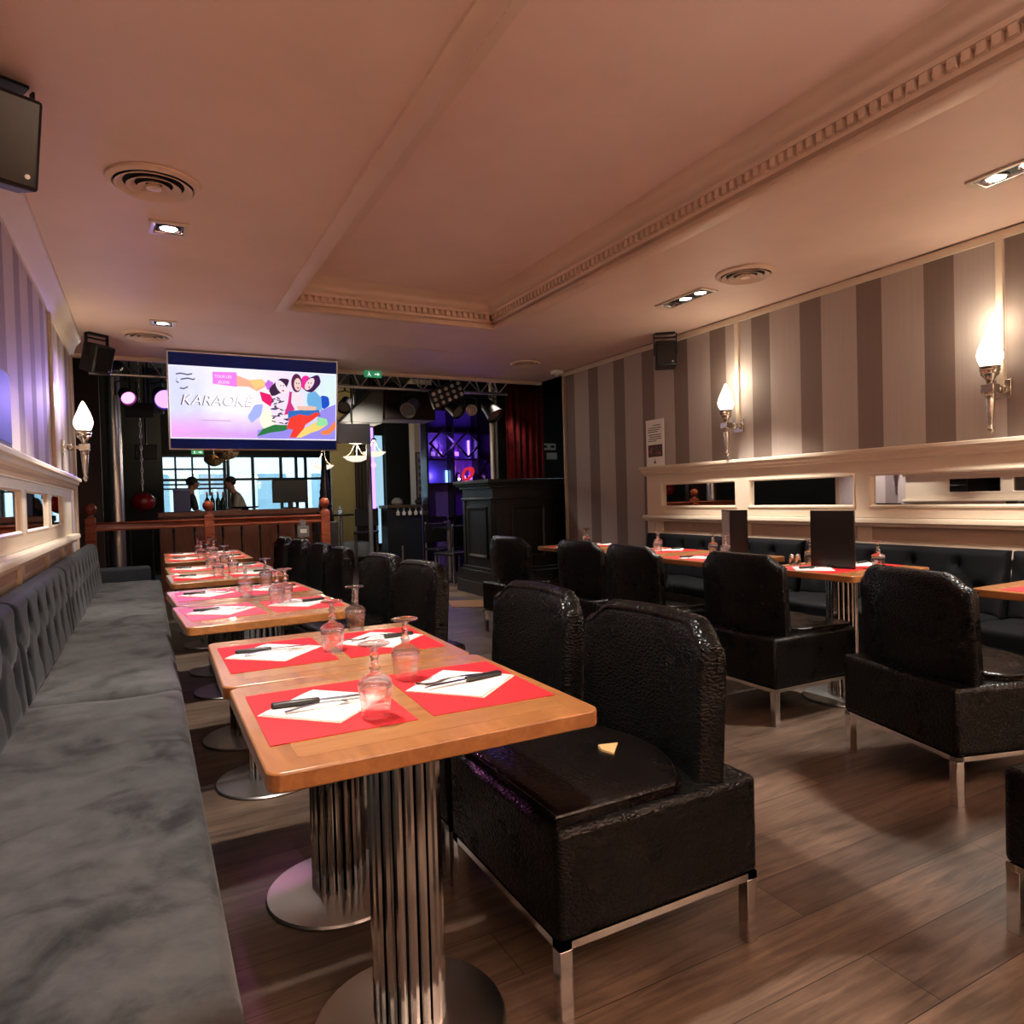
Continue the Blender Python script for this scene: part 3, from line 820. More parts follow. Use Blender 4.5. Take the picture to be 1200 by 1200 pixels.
def make_knife():
    t = thing('table_knife', 'x', 'knife')
    MB().prism([(-0.105, -0.008), (-0.1, -0.0105), (-0.02, -0.009), (-0.002, -0.0075), (-0.002, 0.0075), (-0.02, 0.009), (-0.1, 0.0105), (-0.105, 0.008)], 0.0, 0.011).build('handle', M['handle'], t, bevel=0.003)
    MB().cyl((-0.07, 0, 0.0105), (-0.07, 0, 0.0118), 0.0025, n=8).build('rivet', M['steel'], t)
    MB().cyl((-0.03, 0, 0.0105), (-0.03, 0, 0.0118), 0.0025, n=8).build('rivet', M['steel'], t)
    MB().prism([(-0.002, -0.006), (0.01, -0.009), (0.085, -0.0085), (0.108, -0.002), (0.112, 0.004), (0.06, 0.0065), (-0.002, 0.006)], 0.0045, 0.0065).build('blade', M['steel'], t)
    return t
def make_fork():
    f = MB(); n = 16
    prof = []
    for k in range(n+1):
        u = k/n; x = -0.1+0.2*u
        wv = 0.0075 - 0.0045*smooth01(u/0.5) if u < 0.55 else 0.003 + 0.0085*smooth01((u-0.55)/0.15)
        z = 0.0015 + 0.006*math.sin(PI*min(1, u/0.75)) - 0.003*smooth01((u-0.6)/0.15) + 0.006*smooth01((u-0.85)/0.15)
        prof.append((x, wv, z))
    cut = 11
    for k in range(cut):
        (x0, w0, z0), (x1, w1, z1) = prof[k], prof[k+1]
        f.add([(x0,-w0,z0),(x0,w0,z0),(x1,w1,z1),(x1,-w1,z1),(x0,-w0,z0+0.0018),(x0,w0,z0+0.0018),(x1,w1,z1+0.0018),(x1,-w1,z1+0.0018)],
              [(0,1,2,3),(7,6,5,4),(0,4,5,1),(1,5,6,2),(2,6,7,3),(3,7,4,0)])
    for q in (-0.009, -0.003, 0.003, 0.009):
        pts = [(prof[k][0], q*prof[k][1]/0.0115 if k > cut else q*0.9, prof[k][2]+0.0009) for k in range(cut, n+1)]
        f.tube(pts, 0.0011, 5)
    o = f.build('table_fork', M['steel']); o['category'] = 'fork'; return o
def make_glass():
    outer = [(0.0285, 0.0), (0.0305, 0.02), (0.0335, 0.045), (0.0358, 0.064), (0.035, 0.073), (0.029, 0.080), (0.018, 0.085), (0.0105, 0.089),
             (0.0085, 0.094), (0.0115, 0.099), (0.012, 0.103), (0.0085, 0.108), (0.007, 0.116), (0.009, 0.122), (0.0095, 0.127), (0.0065, 0.133), (0.0075, 0.140), (0.014, 0.1455), (0.03, 0.1485), (0.0335, 0.150), (0.0335, 0.152), (0.03, 0.1535), (0.001, 0.1535)]
    inner = [(0.001, 0.0775), (0.014, 0.0765), (0.026, 0.0735), (0.0315, 0.067), (0.033, 0.06), (0.031, 0.044), (0.028, 0.02), (0.0265, 0.0)]
    o = MB().lathe(inner + outer, 24, cap=False).build('wine_glass', M['glass'], ang=60)
    o['category'] = 'glass'
    return o
P = dict(mat=make_mat(), nap=make_napkin(), knife=make_knife(), fork=make_fork(), glass=make_glass())
used = {k: True for k in P}
def put(kind, label, x, y, z, rz, group):
    o = place(P[kind], used[kind], label, (x, y, z), rz, group); used[kind] = False
    return o
def setting(tx, ty, ta, side, where, who, gname, glass=None, jig=0.0, parts=('mat','nap','knife','fork','glass')):
    """side -1: diner on the -x side; +1: diner on the +x side"""
    R = Matrix.Rotation(rad(ta), 4, 'Z')
    def W(p):
        q = R @ Vector((p[0], p[1], 0)); return tx+q.x, ty+q.y
    base = 0 if side < 0 else PI
    a = rad(ta) + base
    s = 1 if side < 0 else -1
    if 'mat' in parts:
        x, y = W((-0.165*s, 0.02)); put('mat', 'red paper placemat, %s of the %s' % (who, where), x, y, Z0, a+rad(jig), 'red paper placemats')
    if 'nap' in parts:
        x, y = W((-0.165*s - (0.035 if where.endswith('tall menu') and side < 0 else 0), 0.03)); put('nap', 'white paper napkin, %s of the %s' % (who, where), x, y, Z0+0.0014, a+rad(45+jig*2), 'white paper napkins')
    zc = Z0+0.0064
    if 'knife' in parts:
        x, y = W((-0.17*s, 0.035+0.012*s)); put('knife', 'black-handled knife on the napkin, %s of the %s' % (who, where), x, y, zc, a+rad(-6 if side < 0 else 8), 'black-handled knives')
    if 'fork' in parts:
        x, y = W((-0.155*s, 0.03-0.02*s)); put('fork', 'steel fork on the napkin, %s of the %s' % (who, where), x, y, zc, a+rad(4 if side < 0 else -4), 'steel forks')
    if 'glass' in parts:
        gx, gy = glass if glass else (-0.055*s, -0.085*s)
        x, y = W((gx, gy)); put('glass', 'upside-down stemmed glass, %s of the %s' % (who, where), x, y, Z0+0.0016, random.random()*6, 'upturned wine glasses')
GL = {(0,-1): (-0.088, -0.10), (0,1): (0.065, 0.15), (1,-1): (-0.008, -0.05), (1,1): (0.14, 0.262),
      (2,-1): (0.07, 0.06), (2,1): (0.12, 0.12), (3,-1): (-0.02, -0.2), (3,1): (0.15, 0.18)}
for k, (x, y, a) in enumerate(LT):
    for sd, who in ((-1, 'bench side'), (1, 'chair side')):
        setting(x, y, a, sd, LN[k], who, 'x', GL.get((k, sd)), (random.random()-0.5)*4)
GR = {(1,-1): (-0.02, 0.19), (1,1): (0.04, -0.20), (0,-1): (-0.02, 0.1), (2,-1): (0.0, -0.09), (2,1): (0.1, 0.13), (3,1): (0.12, 0.12)}
for k, (x, y, a) in enumerate(RT):
    for sd, who in ((-1, 'chair side'), (1, 'wall side')):
        gl_ = GR.get((k, sd))
        setting(x, y, a, sd, RN[k], who, 'x', gl_, (random.random()-0.5)*4)

# menus, cruet
def menu(label, pts, h, mats, hw=0.004):
    cx = sum(p[0] for p in pts)/len(pts); cy = sum(p[1] for p in pts)/len(pts)
    t = thing('menu_holder', label, 'menu', (cx, cy, 0.7525))
    for k in range(len(pts)-1):
        a = Vector((pts[k][0]-cx, pts[k][1]-cy)); b = Vector((pts[k+1][0]-cx, pts[k+1][1]-cy))
        d = (b-a); L = d.length; ang = math.atan2(d.y, d.x)
        Mt = Matrix.Translation((a.x, a.y, 0)) @ Matrix.Rotation(ang, 4, 'Z')
        MB().box(0.001, L-0.001, -hw/2, hw/2, 0, h).build('cover_panel', mats[k][0], t, bevel=0.001, M=Mt)
        MB().box(0.012, L-0.012, hw/2, hw/2+0.0012, 0.012, h-0.012).build('inner_sheet', mats[k][1], t, M=Mt)
        MB().box(0.012, L-0.012, -hw/2-0.0012, -hw/2, 0.012, h-0.012).build('outer_sheet', mats[k][2], t, M=Mt)
    return t
menu('tall black menu holder standing closed on the right-hand table, between two chairs', [(3.50, 2.80), (3.425, 2.76), (3.445, 2.49)][1:] + [(3.60, 2.60)], 0.325, [(M['menu'], M['menu'], M['menu']), (M['menu'], M['menu_in'], M['menu'])])
menu('open black menu standing in a V with a grey inner sheet, near the wall', [(3.66, 3.70), (3.58, 3.54), (3.62, 3.42)], 0.32, [(M['menu'], M['menu_in'], M['menu_in']), (M['menu'], M['menu_in'], M['menu'])])
for k, (x, y, lb) in enumerate([(3.36, 2.84, 'small salt shaker beside the tall menu, left one'), (3.40, 2.83, 'small pepper shaker beside the tall menu, right one')]):
    t = thing('salt_shaker' if k == 0 else 'pepper_shaker', lb, 'shaker', (x, y, Z0+0.0016))
    MB().lathe([(0.014, 0), (0.017, 0.006), (0.0165, 0.04), (0.012, 0.047)], 16).build('jar', M['glass'], t)
    MB().lathe([(0.0125, 0.047), (0.0135, 0.05), (0.012, 0.062), (0.006, 0.068), (0.001, 0.069)], 16).build('cap', M['chrome'], t)

# ------------------------------------------------------------------ television
def text_mesh(body, size, matl, name, parent, loc, shear=0.0, ext=0.0008, rot=(0,0,0), align='LEFT'):
    cu = bpy.data.curves.new(name, 'FONT'); cu.body = body; cu.size = size; cu.shear = shear; cu.extrude = ext; cu.align_x = align
    cu.resolution_u = 3
    o = bpy.data.objects.new(name, cu); COL.objects.link(o)
    bpy.context.view_layer.update()
    me = bpy.data.meshes.new_from_object(o.evaluated_get(bpy.context.evaluated_depsgraph_get()))
    bpy.data.objects.remove(o); bpy.data.curves.remove(cu)
    o = bpy.data.objects.new(name, me); COL.objects.link(o)
    me.materials.clear(); me.materials.append(matl)
    o.parent = parent; o.location = loc; o.rotation_euler = rot
    return o
TVW, TVH = 1.62, 0.945
tv = thing('television', 'large television hung from the ceiling, showing a colourful advertising slide', 'television', (1.02, 7.40, 2.225))
Rt = Matrix.Rotation(rad(9), 4, 'X')
# local before tilt: x right, z up, screen faces -y
MB().box(-TVW/2, TVW/2, -0.02, 0.03, -TVH/2, TVH/2).build('cabinet', M['black_plastic'], tv, bevel=0.006, M=Rt)
MB().ring(-TVW/2, TVW/2, -TVH/2, TVH/2, [(0, 0.02), (0, 0.03), (0.004, 0.032), (0.014, 0.032), (0.016, 0.022)], Matrix(((1,0,0,0),(0,0,-1,0),(0,1,0,0),(0,0,0,1)))).build('bezel', M['chrome_dull'], tv, M=Rt)
def screen_base():
    m = mat('screen_navy', (0.002,0.002,0.01,1), 0.3); nt, N, L, b = nodes(m); b.inputs['Specular IOR Level'].default_value = 0.1
    f = noise_tex(nt, coord(nt), 2.0, 3)
    L.new(ramp(nt, f, [(0.3, (0.001,0.003,0.02,1)), (0.7, (0.003,0.006,0.045,1))]), b.inputs['Emission Color'])
    b.inputs['Emission Strength'].default_value = 1.0
    return m
scr = MB().box(-TVW/2+0.012, TVW/2-0.012, -0.026, -0.0205, -TVH/2+0.012, TVH/2-0.012).build('screen', screen_base(), tv, smooth=False, M=Rt)
TS = 0.85
def pic_mat():
    m = mat('slide_background', (0,0,0,1), 0.3); nt, N, L, b = nodes(m)
    v = coord(nt); sx = N.new('ShaderNodeSeparateXYZ'); L.new(v, sx.inputs[0])
    u = math_n(nt, 'ADD', math_n(nt, 'DIVIDE', sx.outputs['X'], 1.56), 0.5)
    h = math_n(nt, 'ADD', math_n(nt, 'DIVIDE', sx.outputs['Z'], 0.66), 0.5)
    nz = noise_tex(nt, coord(nt), 3.0, 3)
    bot = mixc(nt, math_n(nt, 'SMOOTH_MIN', u, 1.0), (0.95,0.42,0.95,1), (0.42,0.36,0.9,1))
    top = ramp(nt, math_n(nt, 'ADD', u, math_n(nt, 'MULTIPLY', math_n(nt, 'SUBTRACT', nz, 0.5), 0.5)), [(0.05, (0.72,0.74,1,1)), (0.3, (1,0.97,1,1)), (0.55, (1,0.9,0.92,1)), (0.7, (0.9,0.75,0.98,1)), (0.85, (0.75,0.8,1,1)), (1.0, (0.72,0.9,0.9,1))])
    hh = ramp(nt, math_n(nt, 'ADD', h, math_n(nt, 'MULTIPLY', math_n(nt, 'SUBTRACT', nz, 0.5), 0.25)), [(0.05, (0,0,0,1)), (0.38, (1,1,1,1))])
    L.new(mixc(nt, hh, bot, top), b.inputs['Emission Color'])
    b.inputs['Emission Strength'].default_value = TS
    return m
PW, PH = 1.575, 0.675
MB().box(-PW/2-0.012, PW/2+0.012, -0.0272, -0.026, -PH/2-0.024, PH/2-0.0).build('picture_border', emis('slide_border', (0.8,0.78,1,1), 0.9), scr, smooth=False)
MB().box(-PW/2, PW/2, -0.0284, -0.0272, -PH/2-0.012, PH/2-0.012).build('slide_background', pic_mat(), scr, smooth=False)
emc = {}
def sl(col, st=TS):
    k = (col, st)
    if k not in emc: emc[k] = emis('slide_ink', lin(*col), st)
    return emc[k]
lay = [0]
def shape(name, pts, col, st=TS):
    """pts in slide coordinates u (0..1), v (0 top..1 bottom)"""
    lay[0] += 1
    y = -0.0286 - lay[0]*0.00012
    poly = [((u-0.5)*PW, (0.5-v)*PH-0.012) for u, v in pts]
    MB().prism(poly, -y-0.0001, -y, Matrix(((1,0,0,0),(0,0,-1,0),(0,1,0,0),(0,0,0,1)))).build(name, sl(col, st), scr, smooth=False)
def ell(u, v, ru, rv, n=18, a=0.0, wob=0.0):
    out = []
    for k in range(n):
        t = 2*PI*k/n; f = 1+wob*math.sin(t*5+u*40)
        x, y = ru*f*math.cos(t), rv*f*math.sin(t)/PH*PW*PH/PW
        out.append((u+x*math.cos(a)-y*math.sin(a), v+(x*math.sin(a)+y*math.cos(a))))
    return out
shape('pink_block', [(0.24,0.05),(0.38,0.04),(0.38,0.25),(0.24,0.22)], (235,130,235))
shape('orange_splash', [(0.38,0.08),(0.45,0.14),(0.53,0.12),(0.57,0.2),(0.5,0.3),(0.45,0.24),(0.38,0.24)], (246,178,150))
shape('yellow_splash', [(0.45,0.14),(0.53,0.13),(0.56,0.2),(0.49,0.27)], (250,205,130))
shape('blue_wash', ell(0.49,0.62,0.035,0.14,20,0.2,0.1), (165,180,245))
shape('violet_wash', [(0.5,0.88),(0.62,0.8),(0.72,0.86),(0.86,0.86),(0.9,0.55),(1,0.45),(1,1),(0.5,1)], (150,140,235))
shape('magenta_leaf', [(0.515,0.3),(0.58,0.34),(0.6,0.42),(0.58,0.52),(0.53,0.44)], (230,30,110))
shape('purple_flower', ell(0.575,0.2,0.025,0.07,16,0,0.15), (200,110,225))
shape('pale_disc', ell(0.565,0.72,0.05,0.15,20), (250,250,225))
shape('magenta_disc', ell(0.805,0.14,0.035,0.11), (235,40,150))
shape('blue_blob', ell(0.925,0.42,0.035,0.1,18,0,0.06), (30,80,200))
shape('hair_of_left_woman', ell(0.635,0.22,0.047,0.14,20,0.3,0.06), (60,34,66))
shape('patterned_shirt', [(0.6,0.36),(0.66,0.33),(0.69,0.38),(0.7,0.6),(0.67,0.83),(0.62,0.82),(0.585,0.6)], (238,222,240))
for k in range(26):
    shape('shirt_print', ell(0.595+random.random()*0.095, 0.38+random.random()*0.4, 0.008, 0.02, 6, random.random()*3), (70,50,90))
shape('face_of_left_woman', ell(0.65,0.225,0.031,0.105,18,-0.2), (240,225,235))
shape('hair_of_middle_woman', ell(0.745,0.15,0.034,0.14,18), (88,34,70))
shape('red_drape', [(0.7,0.28),(0.735,0.3),(0.76,0.5),(0.7,0.62),(0.665,0.64),(0.69,0.45)], (205,50,130))
shape('pale_blouse', [(0.715,0.3),(0.765,0.28),(0.79,0.34),(0.785,0.55),(0.74,0.58),(0.71,0.45)], (238,225,236))
shape('face_of_middle_woman', ell(0.752,0.17,0.023,0.095), (236,205,200))
shape('blue_jeans', [(0.69,0.58),(0.79,0.55),(0.89,0.53),(0.9,0.64),(0.79,0.7),(0.69,0.72)], (50,110,190))
shape('hair_of_right_woman', ell(0.848,0.15,0.045,0.135,20,0.2,0.05), (62,26,80))
shape('denim_shirt', [(0.815,0.3),(0.865,0.26),(0.905,0.36),(0.91,0.54),(0.83,0.56),(0.81,0.42)], (110,175,225))
shape('face_of_right_woman', ell(0.828,0.155,0.026,0.095,18,0.2), (238,214,218))
shape('arm', [(0.745,0.5),(0.83,0.49),(0.875,0.5),(0.87,0.55),(0.8,0.56),(0.75,0.55)], (236,190,170))
for (u, v) in ((0.645,0.2),(0.662,0.2),(0.745,0.155),(0.76,0.155),(0.82,0.14),(0.838,0.14)):
    shape('eye', ell(u, v, 0.0035, 0.01, 8), (50,30,60))
for (u, v) in ((0.66,0.275),(0.753,0.22),(0.826,0.205)):
    shape('mouth', ell(u, v, 0.007, 0.012, 8), (190,40,70))
shape('green_leaf', [(0.495,0.97),(0.53,0.86),(0.6,0.79),(0.68,0.79),(0.71,0.83),(0.66,0.88),(0.58,0.91)], (44,120,66))
shape('red_flower', [(0.7,0.68),(0.76,0.62),(0.82,0.64),(0.87,0.58),(0.9,0.6),(0.85,0.7),(0.8,0.78),(0.77,0.98),(0.7,0.98),(0.72,0.86),(0.68,0.84)], (240,62,52))
shape('yellow_leaf', [(0.79,0.84),(0.85,0.76),(0.88,0.72),(0.9,0.76),(0.94,0.78),(0.89,0.86),(0.84,0.9),(0.77,0.98),(0.74,0.98)], (240,212,120))
shape('mint_leaf', [(0.87,0.78),(0.89,0.66),(0.94,0.68),(0.95,0.77),(0.9,0.8)], (150,225,165))
shape('orange_ribbon', [(0.9,0.88),(0.95,0.84),(1,0.7),(1,0.82),(0.96,0.92),(0.91,0.93)], (246,130,70))
def slide_text(body, u, v, h, col, shear=0.0, name='slide_text'):
    lay[0] += 1
    y = -0.0288 - lay[0]*0.00012
    text_mesh(body, h*PH*0.98, sl(col), name, scr, ((u-0.5)*PW, y, (0.5-v)*PH-0.012), shear, 0.0001, (PI/2, 0, 0))
slide_text('KARAOK\u00c9', 0.050, 0.535, 0.215, (70,50,86), 0.25)
slide_text('KARAOK\u00c9', 0.0575, 0.529, 0.212, (255,248,255), 0.25)
slide_text('LIVE', 0.22, 0.655, 0.09, (222,226,232))
slide_text('TOUS LES', 0.25, 0.13, 0.055, (255,250,255))
slide_text('JEUDIS', 0.27, 0.21, 0.055, (255,250,255))
for k, (pts) in enumerate([[(0.035,0.1),(0.06,0.085),(0.1,0.1),(0.125,0.085)], [(0.06,0.17),(0.1,0.15),(0.13,0.165),(0.14,0.15)], [(0.04,0.14),(0.035,0.2),(0.05,0.22)], [(0.055,0.29),(0.075,0.3),(0.1,0.27)]]):
    for (u0, v0), (u1, v1) in zip(pts, pts[1:]):
        shape('logo_stroke', [(u0,v0),(u1,v1),(u1,v1+0.02),(u0,v0+0.02)], (96,90,120))
for u0, u1, v in ((0.17,0.34,0.74), (0.05,0.1,0.955), (0.1,0.22,0.93), (0.24,0.34,0.95)):
    shape('small_print', [(u0,v),(u1,v),(u1,v+0.016),(u0,v+0.016)], (214,170,222))
ld = MB()
for s in (-0.25, 0.25): ld.box(s-0.02, s+0.02, 0.035, 0.06, 0.1, 0.472)
ld.box(-0.3, 0.3, 0.03, 0.05, -0.1, 0.12); ld.box(-0.3, 0.3, 0.0, 0.09, 0.465, 0.4745)
ld.build('ceiling_mount', M['dark_metal'], tv)
# monitor on the left ledge
t = thing('wall_monitor', 'dark flat monitor standing on the left ledge, cut off by the frame edge', 'television', (XL+0.052, 3.02, 1.447))
MB().box(-0.02, 0.015, -0.48, 0.48, 0.01, 0.32).build('cabinet', M['black_plastic'], t, bevel=0.006)
MB().box(0.015, 0.018, -0.46, 0.46, 0.03, 0.3).build('screen', emis('monitor_blue', (0.1,0.12,0.6,1), 0.3), t)
MB().box(-0.03, 0.03, -0.15, 0.15, 0.0, 0.012).build('foot', M['black_plastic'], t)

# poster on the right ledge
t = thing('poster', 'white printed notice with a red photo leaning on the right wall ledge', 'poster', (XR-0.012, 5.42, 1.472))
MB().box(-0.003, 0.003, -0.14, 0.13, 0, 0.465).build('sheet', M['white_paper'], t)
M['ink'] = mat('black_ink', lin(60,52,56), 0.6)
def plate(name, y0, y1, z0, z1, m): MB().box(-0.0045, -0.0032, y0, y1, z0, z1).build(name, m, t, smooth=False)
plate('photo', -0.115, 0.10, 0.095, 0.215, mat('dark_photo_red', lin(70,20,22), 0.4))
for k in range(9):
    a, b_ = random.uniform(-0.1, 0.06), random.uniform(0.11, 0.18)
    MB().box(-0.0052, -0.0046, a, a+0.03, b_, b_+0.025).build('photo_detail', mat('photo_patch', lin(random.randint(120,200), random.randint(50,90), random.randint(50,80)), 0.5), t, smooth=False)
for y0, y1, z in ((-0.09,0.02,0.405),(-0.1,0.09,0.38),(-0.08,0.1,0.36),(-0.05,0.1,0.34),(-0.1,0.09,0.31),(-0.1,0.08,0.29),(-0.1,0.09,0.27),(-0.03,0.1,0.25)):
    plate('text_line', y0, y1, z, z+0.007, M['ink'])
MB().prism([(-0.02, 0.03), (0.02, 0.03), (0.006, 0.05), (0.0, 0.078), (-0.008, 0.05)], 0.0032, 0.0045, Matrix(((0,0,-1,0),(1,0,0,0),(0,1,0,0),(0,0,0,1)))).build('emblem', M['ink'], t, smooth=False)

# ------------------------------------------------------------------ railing and bar counter of the hall
rl = thing('railing', 'mahogany railing with ball-topped posts behind the far tables', 'railing', (0, 9.0, 0))
RPX = [-0.56, 0.65, 2.02]
def rbar(x0, x1):
    b = MB()
    Mr = Matrix(((0,0,1,0),(1,0,0,0),(0,1,0,0),(0,0,0,1)))
    b.prism([(-0.045, 1.03), (-0.05, 1.04), (-0.045, 1.052), (0.045, 1.052), (0.05, 1.04), (0.045, 1.03)], x0, x1, Mr)
    b.prism([(-0.03, 0.99), (-0.02, 1.03), (0.02, 1.03), (0.03, 0.99)], x0, x1, Mr)
    b.prism([(-0.04, 0.955), (-0.045, 0.97), (-0.04, 0.99), (0.04, 0.99), (0.045, 0.97), (0.04, 0.955)], x0, x1, Mr)
    return b
for k in range(2):
    rbar(RPX[k]+0.055, RPX[k+1]-0.055).build('handrail', M['rail_wood'], rl)
    MB().box(RPX[k]+0.055, RPX[k+1]-0.055, -0.03, 0.03, 0.10, 0.16).build('bottom_rail', M['rail_wood'], rl, bevel=0.006)
    n = 5 if k == 0 else 6
    for j in range(n):
        x = RPX[k] + (RPX[k+1]-RPX[k])*(j+0.7)/(n+0.4)
        MB().lathe([(0.012, 0.16), (0.018, 0.2), (0.01, 0.24), (0.02, 0.4), (0.011, 0.52), (0.009, 0.8), (0.016, 0.86), (0.01, 0.88), (0.017, 0.91), (0.012, 0.956)], 12, (x, 0, 0)).build('baluster', M['dark_metal'], rl)
for x in RPX:
    po = MB().box(x-0.055, x+0.055, -0.055, 0.055, 0, 1.10).box(x-0.065, x+0.065, -0.065, 0.065, 0.0, 0.14).build('post', M['rail_wood'], rl, bevel=0.006)
    MB().lathe([(0.045, 1.10), (0.05, 1.11), (0.03, 1.125), (0.028, 1.14), (0.055, 1.165), (0.066, 1.20), (0.06, 1.235), (0.035, 1.262), (0.001, 1.27)], 18, (x, 0, 0)).build('ball_finial', M['rail_wood'], po)
t = MB().box(1.66, 1.80, 8.90, 8.915, 0.78, 0.92).box(1.70, 1.76, 8.90, 8.953, 0.92, 0.99).build('notice_plate', M['grey_plastic'], bevel=0.003)
tag(t, 'small grey notice plate hung on the railing near its right post', 'sign')
MB().box(1.69, 1.77, 8.896, 8.8995, 0.83, 0.88).build('printed_panel', M['white_plastic'], t)
t = thing('spire_finial', 'tall black ribbed spire rising beside the right railing post', 'ornament', (2.10, 9.3, 0))
pr = [(0.11, 0), (0.11, 1.0), (0.105, 1.05)]
for k in range(9):
    z = 1.07+k*0.09; r = 0.10*(1-k/10.5)
    pr += [(r, z), (r*0.78, z+0.06)]
pr += [(0.008, 1.90), (0.001, 1.93)]
MB().lathe(pr, 16).build('ribbed_spire', M['black_gloss'], t)
MB().box(-0.13, 0.13, -0.13, 0.13, 0, 0.95).build('pedestal', M['black_plastic'], t, bevel=0.01)

bc = thing('bar_counter', 'brown wooden bar counter behind the railing', 'bar counter', (1.27, 11.0, 0))
MB().box(-1.12, 1.1, -0.02, 0.55, 0, 1.05).build('front_panel', M['bar_wood'], bc)
MB().box(-1.14, 1.12, -0.08, 0.6, 1.05, 1.13).build('counter_top', M['bar_wood'], bc, bevel=0.008)
for k in range(6): MB().box(-1.1+k*0.37, -1.07+k*0.37, -0.04, -0.02, 0.1, 1.0).build('batten', M['bar_wood'], bc)
t = thing('monitor', 'black till monitor seen from behind on the bar counter', 'monitor', (2.02, 11.35, 1.131))
MB().box(-0.27, 0.27, -0.02, 0.03, 0.09, 0.45).build('back_shell', M['black_plastic'], t, bevel=0.01)
MB().box(-0.04, 0.04, -0.01, 0.03, 0.02, 0.14).box(-0.1, 0.1, -0.06, 0.1, 0.0, 0.02).build('stand', M['black_plastic'], t, bevel=0.004)
t = thing('storage_box', 'tall blue-grey box on the left end of the bar counter', 'box', (0.46, 11.3, 1.131))
MB().box(-0.11, 0.11, -0.1, 0.1, 0, 0.3).build('body', mat('blue_grey_card', lin(70,74,110), 0.6), t, bevel=0.006)
MB().box(-0.115, 0.115, -0.105, 0.105, 0.3, 0.33).build('lid', mat('pale_blue_card', lin(120,130,160), 0.6), t, bevel=0.004)
bt = thing('bottle', 'x', 'bottle')
MB().lathe([(0.034, 0), (0.036, 0.006), (0.036, 0.14), (0.03, 0.17), (0.013, 0.2), (0.012, 0.26)], 14).build('glass_body', mat('dark_bottle_glass', lin(20,40,30), 0.1), bt)
MB().lathe([(0.014, 0.25), (0.014, 0.28), (0.001, 0.281)], 10).build('cap', mat('red_cap', lin(170,30,30), 0.4), bt)
for k in range(4):
    place(bt, k == 0, 'dark glass bottle in the row on the bar counter, between the box and the tray', (0.80+k*0.075, 11.25+0.05*(k % 2), 1.131), 0, 'bottles on the bar counter')
t = thing('serving_tray', 'round black serving tray on the bar counter in front of the right-hand barman', 'tray', (1.32, 11.2, 1.131))
MB().lathe([(0.001, 0.02), (0.15, 0.02), (0.19, 0.03), (0.2, 0.045), (0.2, 0.05), (0.185, 0.036), (0.001, 0.025)], 28, cap=False).build('dish', M['black_gloss'], t)
MB().lathe([(0.06, 0.0), (0.05, 0.02)], 20).build('foot', M['black_gloss'], t)

